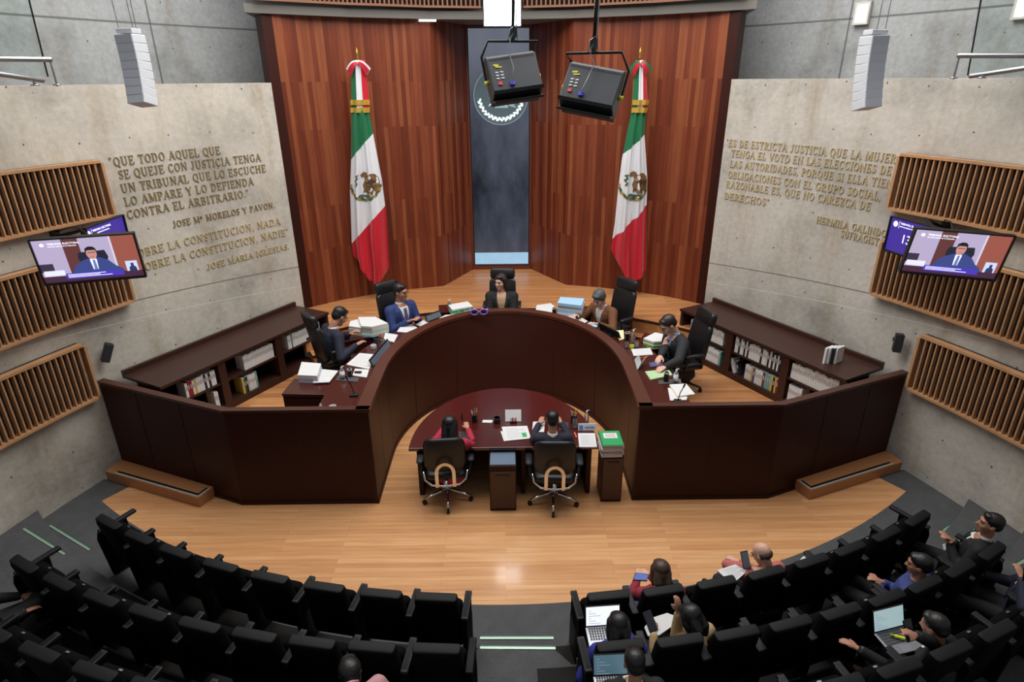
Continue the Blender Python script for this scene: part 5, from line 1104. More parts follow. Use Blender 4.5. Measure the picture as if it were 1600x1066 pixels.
    mb = MB(); mb.loft([ring_(u, rx, ry, gt if u < .46 else gt*.55) for u, rx, ry in [(-.12-skirt, .165, .125)]+TORSO[1:-1]+[(.492, .066, .060)]])
    mb.limb([tp(-.165, -.008, .425), tp(.165, -.008, .425)], .074*s, 12)
    for k in 'LR':
        S, E, W_ = J[k]; wc = W_-(W_-E).normalized()*.018; mb.limb([S, S.lerp(E, .4), E], [.074*s, .064*s, .056*s], 12); mb.limb([E, E.lerp(wc, .4), wc], [.056*s, .052*s, .040*s], 12)
    if hood: mb.limb([tp(-.085, -.03, .45), tp(-.06, -.10, .44), tp(0, -.125, .42), tp(.06, -.10, .44), tp(.085, -.03, .45)], [.034*s, .042*s, .046*s, .042*s, .034*s], 10); mb.limb([tp(-.07, .02, .47), tp(0, .085, .42), tp(.07, .02, .47)], .028*s, 8)
    jk = fuse(mb, 'jacket' if v_open else 'top', top, t, vox, 3)
    inv = lambda p: ((p.x-hip.x)/s, (((p.y-hip.y)*ca-(p.z-hip.z)*sa))/s, (((p.y-hip.y)*sa+(p.z-hip.z)*ca))/s)
    if v_open:
        def vtest(p):
            x, y, u = inv(p); return y > .03 and u > .10 and abs(x) < .012+.19*(u-.10)*1.15 and abs(x) < .075
        def ntest(p):
            x, y, u = inv(p); return u > .475 and x*x+(y+.0)**2 < .0050
        cut_faces(jk, lambda p: vtest(p) or ntest(p))
        sm = jk.modifiers.new('thickness', 'SOLIDIFY'); sm.thickness = .006; sm.offset = 0
        mb = MB(); mb.loft([ring_(u, rx, ry, .012) for u, rx, ry in TORSO[1:-2]+[(.46, .105, .074)]]); mb.loft([[neck+nd*q*s+Vector((r*math.cos(g_), r*math.sin(g_)+.0, 0))*s for g_ in [2*PI*k/16 for k in range(16)]] for q, r in ((-.05, .078), (-.005, .066), (.03, .063))])
        fuse(mb, 'shirt', shirt or WHITE, t, .011, 2)
        # lapels
        mb = MB()
        for q in (-1, 1):
            pr = []
            for u, x0, w0 in ((.13, .010, .012), (.24, .034, .040), (.34, .055, .050), (.40, .066, .034), (.46, .070, .018)):
                rx, ry = lerp_tab(TORSO, u); fy = lambda x: (ry+gt+.007)*math.sqrt(max(.05, 1-min(.95, (x/(rx+gt)))**2)); xa, xb = x0, x0+w0
                pr.append([tp(q*xa, fy(xa)+.003, u), tp(q*xb, fy(xb)+.002, u), tp(q*xb, fy(xb)-.008, u), tp(q*xa, fy(xa)-.008, u)])
            mb.loft(pr)
        mb.build('lapels', top, jk, True)
        if tie:
            mb = MB(); pr = []
            for u, w_ in ((.10, .030), (.20, .036), (.33, .028), (.405, .016), (.42, .022), (.448, .024)):
                rx, ry = lerp_tab(TORSO, u); y = ry+.021+(0 if u < .4 else .006); pr.append([tp(-w_, y, u), tp(w_, y, u), tp(w_, y-.012, u), tp(-w_, y-.012, u)])
            mb.loft(pr); mb.build('tie', tie, t, True)
        for k in 'LR':
            S, E, W_ = J[k]; dn = (W_-E).normalized(); mb = MB(); mb.tube([W_-dn*.035, W_-dn*.004], [.037*s, .037*s], 12); mb.build('shirt_cuff', shirt or WHITE, t, True)
    # trousers and shoes
    mb = MB(); mb.ell(hip+Vector((0, 0, -.01)), (.178*s, .142*s, .115*s), None, 14)
    for k in 'LR':
        hj, kn, an = L[k]; mb.limb([hj, hj.lerp(kn, .5), kn], [.100*s, .088*s, .072*s], 12); mb.limb([kn, kn.lerp(an, .4), an+Vector((0, 0, .02))], [.071*s, .062*s, .055*s], 12)
    fuse(mb, 'trousers', trousers or cloth_mat('charcoal', (26, 26, 30)), t, .014, 3)
    for k in 'LR':
        an = L[k][2]; mb = MB(); mb.limb([an+Vector((0, -.03, -.03))*s, an+Vector((0, .06, -.045))*s, an+Vector((0, .18, -.055))*s], [.045*s, .042*s, .036*s], 10); fuse(mb, 'shoe', BLACK, t, .012, 2)
    return t, dict(head=R @ hc+loc, J={k: tuple(R @ v+loc for v in J[k]) for k in J}, R=R, loc=loc)
NAVY = cloth_mat('navy', (24, 26, 46)); BLUE = cloth_mat('blue_suit', (36, 52, 104)); DARK = cloth_mat('black_suit', (18, 18, 22)); BROWN = cloth_mat('brown_jacket', (108, 66, 36))
def hnd(px, py, z): return lambda: at(px, py, z)
SJ = 1.19
jr = {}
jr[1] = person('person in dark navy bent over papers at the left end of the bench', (531, 494), P1, (.80, .60), NAVY, 'short', HAIRK, 'tan', lean=14, pitch=38, yaw=-8, s=SJ, hands=dict(L=hnd(545, 522, 1.28), R=hnd(556, 540, 1.28)), glasses=True)[1]
jr[2] = person('person in a bright blue suit and lilac tie on the left of the bench', (626, 456), P1, (.72, -.69), BLUE, 'short', HAIRK, 'tan', lean=2, pitch=4, yaw=-22, s=SJ, hands=dict(L=hnd(652, 497, 1.30), R=hnd(636, 503, 1.30)), tie=cloth_mat('lilac_tie', (86, 84, 122)), glasses=True)[1]
jr[3] = person('person in a black jacket with dark shoulder-length hair at the middle of the bench', (782, 440), P1, (-.05, -1), cloth_mat('black_jacket', (20, 20, 23)), 'bob', HAIRD, 'light', lean=2, pitch=4, yaw=30, s=SJ*.97, hands=dict(L=(-.05, .36, .70), R=(.05, .36, .70)), shirt=cloth_mat('beige_blouse', (176, 148, 118)), clasp=True)[1]
jr[4] = person('person with short grey hair and brown jacket reading at the bench', (936, 466), P1, (-.80, -.60), BROWN, 'grey', HAIRG, 'light', lean=14, pitch=34, yaw=-8, s=SJ*.95, hands=dict(R=hnd(902, 493, 1.30), L=hnd(936, 507, 1.30)), shirt=cloth_mat('white_blouse', (210, 206, 204)))[1]
jr[5] = person('person in a black suit using a tablet at the right end of the bench', (1044, 507), P1, (-.97, -.22), cloth_mat('charcoal_suit', (30, 31, 36)), 'short', HAIRD, 'light', lean=16, pitch=36, yaw=0, s=SJ, hands=dict(R=hnd(1030, 563, 1.28), L=hnd(1040, 573, 1.28)), shirt=cloth_mat('pale_blue_shirt', (146, 168, 206)), tie=cloth_mat('striped_tie', (70, 82, 104)), glasses=True)[1]
for k, lab, dr in ((1, 'high-backed black chair behind the person in dark navy at the left end', 0), (2, 'high-backed black chair behind the person in the bright blue suit', 0), (3, 'high-backed black chair at the middle of the bench', 0), (4, 'high-backed black chair behind the person in the brown jacket', 0), (5, 'high-backed black chair behind the person in a black suit, right end', 0)):
    R, loc = jr[k]['R'], jr[k]['loc']; f = R @ Vector((0, 1, 0)); rz = math.atan2(-f.x, f.y); b = loc-f*{1: -.10, 2: .04, 3: .05, 4: .14, 5: .02}[k]
    exec_chair(lab, (b.x, b.y, P1), rz)
# clerks
person('person with long black hair and red blazer at the left of the half-oval table', (703, 664), 0, (.12, 1), cloth_mat('red_blazer', (168, 30, 58)), 'long', HAIRK, 'tan', lean=2, pitch=18, s=.96, seat_h=.33, hands=dict(L=(-.16, .40, .80), R=(.16, .40, .80)), fine=False)
person('person in a navy suit from behind at the right of the half-oval table', (863, 656), 0, (-.02, 1), NAVY, 'short', HAIRK, 'tan', lean=2, pitch=20, s=1.0, seat_h=.31, hands=dict(L=(-.14, .42, .80), R=(.16, .42, .80)), fine=False, glasses=True)
# audience
def cen(x, y): v = Vector((0-x, 9.0-y)); v.normalize(); return (v.x, v.y)
AS = .92; AUD = dict(seat_h=.15)
person('person with brown hair and dark red hooded top in the front row', (1032, 893), 0, (-.05, 1), cloth_mat('dark_red_top', (140, 34, 54)), 'bob', HAIRB, 'light', lean=-6, pitch=24, s=AS, v_open=False, hood=True, hands=dict(L=(-.10, .34, .46), R=(.02, .34, .46)), trousers=cloth_mat('jeans', (92, 116, 150)), fine=False, **AUD)
person('balding person in a coral hooded top holding a phone, front row of the right block', (1190, 865), 0, (-.42, .9), cloth_mat('coral_top', (178, 98, 92)), 'bald', mat('hair_stubble', (60, 46, 42), .7), 'light', lean=-4, pitch=30, yaw=-18, s=AS, v_open=False, hood=True, glasses=True, hands=dict(L=hnd(1174, 888, .70), R=(.05, .32, .46)), **AUD)
person('person with long black hair and blue patterned top behind a laptop, second row', (966, 978), .15, (-.05, 1), mat('blue_pattern', (44, 48, 140), .8, noise=.8, nscale=60), 'long', HAIRK, 'tan', lean=-8, pitch=28, s=AS, v_open=False, hands=dict(L=hnd(925, 1014, .64), R=(.10, .34, .48)), fine=False, **AUD)
person('person with black hair and beige jacket holding a phone over papers, second row', (1078, 965), .15, (-.55, .84), cloth_mat('beige_jacket', (178, 150, 112)), 'bob', HAIRK, 'tan', lean=-8, pitch=30, yaw=-6, s=AS, v_open=False, hands=dict(L=hnd(1021, 990, .74), R=hnd(1060, 958, .96)), fine=False, **AUD)
person('person with short black hair behind a laptop, third row by the aisle', (991, 1035), .30, (-.05, 1), DARK, 'short', HAIRK, 'tan', lean=-6, pitch=20, s=AS, fine=False, **AUD)
person('person in a blue sweater sitting in the second row of the right block', (1436, 882), .15, cen(3.5, 4.2), cloth_mat('blue_sweater', (50, 62, 118)), 'short', HAIRK, 'tan', lean=-8, pitch=8, yaw=-18, s=AS, v_open=False, hands=dict(L=hnd(1374, 916, .64), R=hnd(1380, 910, .66)), **AUD)
person('person in a black suit with folded hands, far right of second row', (1547, 818), .15, cen(4.7, 4.7), DARK, 'short', HAIRK, 'tan', lean=-8, pitch=-4, yaw=-22, s=.96, hands=dict(L=hnd(1484, 851, .72), R=hnd(1490, 846, .74)), tie=cloth_mat('dark_tie', (20, 20, 26)), **AUD)
person('person in a dark suit holding a phone beside an open laptop', (1460, 978), .30, cen(3.4, 3.5), DARK, 'short', HAIRK, 'tan', lean=10, pitch=16, yaw=0, s=AS, hands=dict(L=hnd(1343, 1015, .95), R=hnd(1432, 993, 1.18)), legs='sit', fine=False, **AUD)
person('person in a navy suit raising a phone at the right edge of the third row', (1622, 880), .30, cen(4.9, 4.2), NAVY, 'short', HAIRK, 'tan', lean=-6, pitch=20, s=AS, hands=dict(L=hnd(1597, 905, 1.10), R=(.10, .30, .45)), fine=False, **AUD)
person('person with a pink hair clip and pale pink top, third row of the left block', (547, 1049), .30, (-.75, .66), cloth_mat('pale_pink_top', (190, 140, 144)), 'pony', HAIRK, 'tan', lean=30, pitch=8, yaw=30, roll=0, s=AS, v_open=False, fine=False, **AUD)
person('person in dark trousers mostly outside the left edge, third row', (-52, 900), .30, cen(-5.2, 4.2), DARK, 'short', HAIRK, 'tan', lean=4, pitch=10, s=AS, legs='cross', fine=False, **AUD)

for (row, sd, k) in ((1, 1, 1), (1, 1, 3), (2, 1, 0), (2, 1, 1), (2, 1, 6), (2, 1, 8), (3, 1, 3), (3, 1, 6), (3, -1, 7)):
    o = seat_obj[(row, sd, k)]
    for c_ in o.children:
        if c_.name.split('.')[0] == 'seat': c_.rotation_euler = (math.radians(14), 0, 0); c_.location = (0, -.04, -.28)
# ------------------------------------------------------------------ things on the bench and the tables
ZA = lambda x, y: (440+x/4.1, 400+y/4.1)              # photo close-up scales used when measuring
ZB = lambda x, y: (780+x/4.1, 400+y/4.1)
ZC = lambda x, y: (600+x/4, 600+y/4)
ZS = lambda x, y: (880+x/4, 820+y/4)
ZR = lambda x, y: (1240+x/3.728, 780+y/3.728)
def sheet(name, label, cat, quad, z, th, m, group=None, lines=None, layers=None, lm=None):
    """a flat thing whose top face has the given outline; z is the level it lies on"""
    P = [at(x, y, z+th) for x, y in quad]; b = sum(P, Vector())/len(P); b.z = z
    t = thing(name, label, cat, b, 0, group); Q = [p-b for p in P]
    if layers:
        zz = 0
        for nm, h, mm in layers:
            j = rb.uniform(-.008, .008); mb = MB(); mb.prism([(q.x+j, q.y+j) for q in Q], zz, zz+h); mb.build(nm, mm, t); zz += h+.0005
    else: mb = MB(); mb.prism([(q.x, q.y) for q in Q], 0, th); mb.build('sheet' if th < .01 else 'stack', m, t)
    if lines:
        a, b_, c_, d_ = Q[:4]; mb = MB()
        for k in range(lines):
            f = .16+.7*k/max(1, lines-1); l0 = a.lerp(d_, f); r0 = b_.lerp(c_, f); p, q = l0.lerp(r0, .12), l0.lerp(r0, .88 if k % 3 else .6); mb.bar((p.x, p.y, th+.0006), (q.x, q.y, th+.0006), .0035, .0008)
        mb.build('print', lm or mat('print_grey', (150, 150, 156), .8), t)
    return t
def stack(name, label, cat, quad, z, th, n, mats, group=None):
    """pile with slightly uneven edges, one mesh per colour band"""
    hs = [th*f for f in n]; return sheet(name, label, cat, quad, z, sum(hs), None, group, layers=[('folder' if k % 2 else 'paper_block', h, m) for k, (h, m) in enumerate(zip(hs, mats))])
def bottle(label, px, z, h=.17, r=.03, m=BGLASS, capm=WHITEP, liquid=None, name='sanitizer_bottle'):
    p = at(px[0], px[1], z); t = thing(name, label, 'bottle', p)
    mb = MB(); mb.lathe([(r*.95, 0), (r, .01), (r, h*.62), (r*.75, h*.70), (r*.36, h*.76), (r*.36, h*.82)], seg=14); mb.build('bottle_body', m, t, True)
    mb = MB(); mb.lathe([(r*.45, h*.80), (r*.45, h*.90), (r*.18, h*.91), (r*.18, h*.98)], seg=10); mb.tube([(0, 0, h*.97), (r*1.0, -.004, h*.98)], r*.2, 8); mb.build('pump_cap', capm, t, True)
    if liquid: mb = MB(); mb.lathe([(r*1.01, h*.15), (r*1.01, h*.5)], seg=14); mb.build('label_band', liquid, t, True)
def cup(label, px, z, h, r, m, rim=None, name='cup', hollow=True):
    p = at(px[0], px[1], z); t = thing(name, label, 'cup', p)
    mb = MB(); mb.lathe([(r*.9, 0), (r, .004), (r, h), (r*.9, h), (r*.88, .012), (0.001, .012)], seg=18); mb.build('cup_body', m, t, angle=40)
    if rim: mb = MB(); mb.lathe([(r*1.04, h-.012), (r*1.04, h+.004), (r*.9, h+.004), (r*.9, h-.012)], seg=18); mb.build('rim', rim, t, angle=40)
    return t
def mic(label, px, tip, z):
    p = at(px[0], px[1], z); q = at(tip[0], tip[1], z+.36)-p; t = thing('gooseneck_microphone', label, 'microphone', p, 0, "microphones on the judges' bench")
    mb = MB(); mb.prism([(-.055, -.04), (.055, -.04), (.045, .045), (-.045, .045)], 0, .03); mb.build('base', BLACK, t, bevel=.008); mb = MB(); mb.tube([(0, .01, .02), (q.x*.3, q.y*.3+.01, .16), (q.x*.8, q.y*.8, .30)], .006, 8); mb.build('gooseneck', BLACK, t, True)
    mb = MB(); mb.limb([(q.x*.8, q.y*.8, .30), (q.x, q.y, .36)], .011, 8); mb.build('microphone_head', BLACK, t, True)
def cabinet(label, c, ang, dx, dy, ztop):
    t = thing('return_cabinet', label, 'cabinet', (c[0], c[1], P1), ang, "dark side cabinets behind the judges' worktop"); mb = MB(); mb.box((0, 0, (ztop-P1-.03)/2), (dx-.02, dy-.02, ztop-P1-.03)); mb.build('body', MAHOG, t); mb = MB(); mb.box((0, 0, ztop-P1-.015), (dx, dy, .03)); mb.build('top', MAHOGTOP, t, bevel=.004); mb = MB(); mb.box((0, -dy/2+.004, (ztop-P1)/2-.02), (dx-.06, .012, ztop-P1-.12)); mb.build('door', MAHOG, t)
cabinet('dark side cabinet at the left end of the bench carrying white paper', (-2.64, 7.42), math.radians(-3), .58, .46, 1.20)
cabinet('dark side cabinet left of the person in the bright blue suit, carrying folders', (-2.33, 9.28), math.radians(28), .78, .42, 1.20)
cabinet('dark side cabinet carrying green folders, left of the middle chair', (-.90, 10.46), math.radians(8), .58, .40, 1.20)
cabinet('dark side cabinet carrying blue and white papers, right of the middle chair', (1.28, 10.32), math.radians(-16), .60, .42, 1.20)
cabinet('dark side cabinet carrying green-edged folders, near the right end of the bench', (2.45, 8.86), math.radians(-28), .62, .40, 1.20)
W = WTOP
LIL = mat('lilac_paper', (196, 192, 214), .8)
# left end
sheet('paper_stack', 'thick pile of white papers at the outer left end of the bench', 'papers', [ZA(125, 680), ZA(250, 690), ZA(225, 770), ZA(100, 765)], 1.20, .115, None, layers=[('paper_block', .055, LIL), ('paper_block', .06, WHITE)])
sheet('loose_papers', 'loose white sheets beside the thick pile at the left end of the bench', 'papers', [ZA(250, 725), ZA(362, 735), ZA(305, 808), ZA(200, 812)], 1.22, .012, WHITE, lines=5)
t = sheet('acrylic_tray', 'clear tray under the sanitizer and dark cup on the left of the bench', 'tray', [ZA(365, 765), ZA(497, 782), ZA(485, 806), ZA(345, 796)], W, .008, BGLASS)
bottle('clear pump bottle standing on the clear tray, left of the bench', ZA(392, 785), W+.008, .19, .034, BGLASS, WHITEP, mat('white_label', (222, 226, 232), .6)); cup('dark cup with white inside on the clear tray, left of the bench', ZA(440, 772), W+.008, .11, .032, mat('dark_cup', (60, 38, 38), .3), WHITEP)
sheet('document', 'open white documents in front of the person in dark navy', 'papers', [ZA(500, 622), ZA(610, 632), ZA(560, 725), ZA(415, 695)], W, .014, WHITE, lines=8)
sheet('document', 'white papers with a phone on them, left part of the bench', 'papers', [ZA(470, 722), ZA(560, 728), ZA(545, 778), ZA(455, 765)], W, .01, WHITE, lines=3); sheet('mobile_phone', 'black phone lying on white papers, left part of the bench', 'phone', [ZA(468, 737), ZA(515, 738), ZA(508, 752), ZA(465, 750)], W+.010, .008, BLACK)
def desk_screen(label, a, b, h=.20):
    p, q = at(*a, W), at(*b, W); c_ = (p+q)/2; d = q-p; t = thing('desk_monitor', label, 'monitor', c_, math.atan2(d.y, d.x), "flat monitors along the judges' bench"); L = d.length
    mb = MB(); mb.box((0, .0, h/2), (L, .018, h), rx=-.45); mb.build('screen_panel', BLACK, t, bevel=.003); mb = MB(); mb.box((0, -.011*1.0, h/2-.003), (L-.03, .003, h-.03), rx=-.45); mb.build('display', mat('idle_display', (96, 104, 116), .2), t); mb = MB(); mb.box((0, .03, .01), (L*.4, .12, .02)); mb.build('foot', BLACK, t)
desk_screen('flat monitor tilted against the parapet in front of the person in dark navy', ZA(575, 715), ZA(690, 575), .12)
desk_screen('dark flat monitor beside the person in the bright blue suit', ZA(925, 425), ZA(1020, 388), .12)
mic('gooseneck microphone at the left end of the bench', ZA(465, 895), ZA(410, 770), W)
bottle('tiny white bottle near the left end of the worktop', ZA(252, 975), W, .07, .014, WHITEP, WHITEP); cup('small white round lid near the left end of the worktop', ZA(328, 975), W, .03, .045, WHITEP, name='lid')
# folders on the second cabinet
stack('folder_pile', 'cream-edged pile of files, left part of the large pile', 'files', [ZA(440, 418), ZA(530, 395), ZA(570, 445), ZA(505, 460), ZA(430, 450)], 1.20, .05, (1, 1, .8), (CREAM, WHITE, WHITE), 'files beside the person in the bright blue suit')
stack('folder_pile', 'blue and cream pile of files topped by white papers, right part of the large pile', 'files', [ZA(490, 392), ZA(600, 390), ZA(682, 432), ZA(575, 455), ZA(510, 450)], 1.20, .036, (1, 1, 1, 1, 1), (PBLUE, CREAM, PBLUE, CREAM, WHITE), 'files beside the person in the bright blue suit')
bottle('clear bottle standing right of the large pile of files', ZA(655, 590), W, .21, .032, BGLASS, mat('orange_cap', (214, 110, 50), .5)); cup('white cup and saucer beside the dark glass, left of the bench', ZA(590, 590), W, .05, .045, WHITEP); cup('dark glass right of the white cup, left of the bench', ZA(608, 562), W, .09, .035, mat('dark_glass', (70, 66, 66), .15)); cup('glass holder with orange slips by the clear bottle', ZA(636, 545), W, .10, .03, BGLASS, mat('orange_slips', (226, 120, 50), .6))
sheet('loose_papers', 'white papers behind the clear bottle, left of the bench', 'papers', [ZA(665, 492), ZA(745, 505), ZA(720, 552), ZA(650, 535)], W, .01, WHITE, lines=3)
sheet('document', 'white sheets in front of the person in the bright blue suit, nearer the parapet', 'papers', [ZA(760, 455), ZA(835, 438), ZA(870, 460), ZA(800, 490), ZA(738, 485)], W, .006, WHITE); sheet('document', 'white sheets in front of the person in the bright blue suit, right of the hands', 'papers', [ZA(858, 440), ZA(910, 410), ZA(940, 425), ZA(890, 450)], W, .006, WHITE)
sheet('document', 'white papers between the dark monitor and the green folder pile', 'papers', [ZA(1010, 398), ZA(1050, 378), ZA(1130, 372), ZA(1125, 384)], W, .012, WHITE)
# green pile
stack('folder_pile', 'pile of green folders topped by white papers, left of the middle person', 'files', [ZA(1070, 312), ZA(1195, 290), ZA(1228, 322), ZA(1095, 345)], 1.20, .045, (1, 1, .6), (PGREEN, GREENF, WHITE)); bottle('clear bottle behind the green folder pile', ZA(1075, 345), 1.22, .20, .03)
cup('pale blue cup in front of the green folder pile', ZA(1132, 368), W, .06, .035, mat('pale_blue_plastic', (150, 186, 220), .4)); cup('white crumpled cup in front of the green folder pile', ZA(1185, 362), W, .05, .05, WHITEP)
# sunglasses on the parapet
p = at(*ZA(1265, 378), PT); t = thing('sunglasses', 'oversized lilac sunglasses standing on the parapet in front of the middle person', 'sunglasses', p, math.radians(4))
PUR = mat('lilac_plastic', (150, 112, 200), .3); LENS = mat('dark_lens', (40, 34, 72), .1)
for s_ in (-1, 1):
    mb = MB(); P_ = [(s_*.078+.060*math.cos(2*PI*k/20), 0, .052+.046*math.sin(2*PI*k/20)) for k in range(21)]; mb.tube(P_, .012, 8); mb.limb([(s_*.135, 0, .075), (s_*.150, .012, .090)], .012, 8); mb.limb([(s_*.138, .01, .075), (s_*.135, .13, .07), (s_*.125, .16, .03)], .009, 8); mb.build('frame', PUR, t, True)
    mb = MB(); mb.ell((s_*.078, .0, .052), (.055, .005, .042), None, 18); mb.build('lens', LENS, t, True)
mb = MB(); mb.limb([(-.022, 0, .062), (.022, 0, .062)], .010, 8); mb.build('bridge', PUR, t, True)
# right of the middle
sheet('loose_papers', 'spread white papers on the bench right of the middle person', 'papers', [ZB(240, 315), ZB(330, 303), ZB(362, 330), ZB(335, 368), ZB(232, 358)], W, .02, WHITE)
cup('black and white cup in front of the blue and white pile of files', ZB(352, 372), W, .11, .036, BLACK, WHITEP); cup('clear glass beside the black and white cup', ZB(372, 372), W, .10, .03, BGLASS)
stack('folder_pile', 'tall pile of pale blue and white files, right of the middle person', 'files', [ZB(395, 262), ZB(548, 272), ZB(530, 318), ZB(375, 300)], 1.20, .065, (1, 1, 1, .8), (WHITE, PBLUE, WHITE, PBLUE))
sheet('document', 'long white papers in front of the person in the brown jacket', 'papers', [ZB(430, 380), ZB(500, 378), ZB(568, 418), ZB(545, 430)], W, .012, WHITE, lines=4); sheet('book', 'grey-blue booklet in front of the person in the brown jacket', 'book', [ZB(585, 422), ZB(645, 435), ZB(622, 460), ZB(565, 432)], W, .02, PBLUE)
desk_screen('dark flat monitor in front of the person in the brown jacket', ZB(770, 535), ZB(640, 470), .14); sheet('note_pad', 'pale yellow pad standing on the right of the dark monitor', 'note pad', [ZB(745, 478), ZB(797, 475), ZB(800, 532), ZB(770, 538)], W, .01, CREAM)
cup('black and white travel cup right of the pale yellow pad', ZB(818, 540), W, .13, .034, BLACK, WHITEP); bottle('tall clear bottle right of the travel cup', ZB(855, 560), W, .24, .032); cup('clear glass in front of the tall clear bottle', ZB(880, 585), W, .09, .034, BGLASS); cup('clear glass with a yellow lemon slice by the travel cup', ZB(848, 590), W, .05, .036, mat('lemon', (206, 206, 70), .5)); cup('clear tumbler in front of the travel cup', ZB(815, 588), W, .09, .03, BGLASS)
stack('folder_pile', 'pile of green-edged folders topped by white papers near the right end', 'files', [ZB(1000, 490), ZB(1085, 508), ZB(1075, 545), ZB(990, 550), ZB(925, 528)], 1.20, .028, (1, .7, 1, .7, 1), (CREAM, GREENF, CREAM, GREENF, WHITE))
sheet('document', 'white sheet on the worktop in front of the person with the tablet', 'papers', [ZB(845, 597), ZB(968, 590), ZB(986, 632), ZB(862, 640)], W, .006, WHITE, lines=5)
t = sheet('tablet', 'tablet under the hands of the person at the right end', 'tablet', [ZB(955, 682), ZB(1040, 668), ZB(1055, 700), ZB(965, 715)], W, .012, DGREY); b_ = t.location
mb = MB(); mb.prism([(q.x-b_.x, q.y-b_.y) for q in (at(*ZB(963, 685), W+.013), at(*ZB(1036, 672), W+.013), at(*ZB(1046, 697), W+.013), at(*ZB(970, 710), W+.013))], .0122, .0135); mb.build('display', mat('tablet_display', (74, 74, 120), .3, noise=.5, nscale=40, emit=.5), t)
p, q = at(*ZB(900, 656), W), at(*ZB(960, 648), W); t = thing('pencil', 'orange pencil lying above the tablet', 'pencil', p); d = q-p; mb = MB(); mb.tube([(0, 0, .006), (d.x*.9, d.y*.9, .006)], .006, 6); mb.build('shaft', mat('orange_pencil', (206, 110, 44), .5), t); mb = MB(); mb.tube([(d.x*.9, d.y*.9, .006), (d.x, d.y, .006)], [.006, .001], 6); mb.build('tip', BLACK, t)
p = at(*ZB(900, 712), W); t = thing('calendar', 'small white folded desk calendar standing by the parapet, right side', 'calendar', p, math.radians(60)); mb = MB(); mb.box((0, .03, .07), (.20, .004, .15), rx=-.35); mb.build('front_leaf', WHITE, t); mb = MB(); mb.box((0, -.03, .07), (.20, .004, .15), rx=.35); mb.build('back_leaf', WHITE, t)
sheet('folder', 'yellow and green folder with papers in front of the person in a black suit', 'folder', [ZB(935, 738), ZB(1085, 722), ZB(1110, 760), ZB(970, 790)], W, .02, None, layers=[('paper_block', .008, CREAM), ('cover', .008, mat('folder_green', (166, 196, 150), .7))])
sheet('acrylic_tray', 'clear tray with cup and sanitizer at the right end of the bench', 'tray', [ZB(1020, 798), ZB(1160, 788), ZB(1168, 812), ZB(1022, 822)], W, .008, BGLASS)
cup('black and white cup on the clear tray at the right end', ZB(1068, 802), W+.008, .13, .034, BLACK, WHITEP); bottle('clear pump bottle on the clear tray at the right end', ZB(1128, 808), W+.008, .20, .033, BGLASS, WHITEP, mat('white_label', (222, 226, 232), .6))
sheet('document', 'white sheet under the cream folder at the right end of the bench', 'papers', [ZB(1080, 845), ZB(1150, 850), ZB(1205, 905), ZB(1200, 922), ZB(1095, 926)], W, .006, WHITE); sheet('folder', 'cream folder with a white sheet at the right end of the bench', 'folder', [ZB(1090, 824), ZB(1195, 818), ZB(1253, 885), ZB(1140, 900)], W+.006, .02, None, layers=[('cover', .012, CREAM), ('paper_block', .006, WHITE)])
mic('gooseneck microphone at the right end of the bench', ZB(1145, 938), ZB(1190, 822), W)
# small items on the clerks' table
TZ = .75
def pens(label, px, seed):
    p = at(*px, TZ); t = thing('pencil_cup', label, 'pencil cup', p, 0, "pencil cups on the clerks' table"); mb = MB(); mb.lathe([(.038, 0), (.04, .005), (.04, .11), (.036, .11), (.035, .01), (.001, .01)], seg=16); mb.build('cup_body', BLACK, t, angle=40)
    r = random.Random(seed)
    for k, c_ in enumerate(((220, 60, 60), (230, 190, 50), (70, 160, 90), (60, 100, 190), (226, 120, 160), (235, 235, 220), (230, 130, 50), (150, 200, 90))):
        a = 2*PI*k/8; h = r.uniform(.15, .19); mb = MB(); mb.tube([(.015*math.cos(a), .015*math.sin(a), .015), (.042*math.cos(a), .042*math.sin(a), h)], .0055, 6); mb.build('pen', mat(f'pen_{k}', c_, .5), t)
pens('black pencil cup full of coloured pens, left one on the half-oval table', ZC(567, 235), 1); pens('black pencil cup full of coloured pens, right one on the half-oval table', ZC(1185, 240), 2)
bottle('tiny dark bottle left of the pencil cup on the half-oval table', ZC(488, 222), TZ, .11, .014, mat('amber_glass', (60, 44, 44), .2), BLACK)
sheet('card', 'small white card left of the round black box on the half-oval table', 'card', [ZC(618, 225), ZC(680, 226), ZC(676, 243), ZC(613, 241)], TZ, .004, WHITE)
cup('round black box on the half-oval table', ZC(706, 240), TZ, .07, .047, BLACK, DGREY, name='round_box')
p = at(*ZC(808, 235), TZ); t = thing('tent_card', 'white folded tent card on the half-oval table with red pens before it', 'card', p); mb = MB(); mb.box((0, .03, .075), (.215, .004, .16), rx=-.55); mb.build('front_leaf', WHITE, t); mb = MB(); mb.box((0, .11, .07), (.215, .004, .16), rx=.55); mb.build('back_leaf', WHITE, t)
t = thing('marker_set', 'small rack of red and white markers before the white tent card', 'markers', at(*ZC(809, 243), TZ)); mb = MB(); mb.box((0, 0, .01), (.09, .03, .02)); mb.build('rack', MAHOG, t)
for k in range(4): mb = MB(); mb.tube([(-.032+.021*k, 0, .015), (-.032+.021*k, 0, .08)], .008, 8); mb.build('marker', mat('marker_red', (190, 52, 60), .5) if k % 2 else WHITEP, t)
sheet('document', 'lower white printed sheet in the middle of the half-oval table', 'papers', [ZC(728, 295), ZC(880, 300), ZC(900, 330), ZC(750, 358)], TZ, .004, WHITE)
sheet('document', 'upper white printed sheets with a green sticker in the middle of the half-oval table', 'papers', [ZC(735, 268), ZC(895, 262), ZC(918, 340), ZC(760, 356)], TZ+.004, .006, WHITE, lines=9)
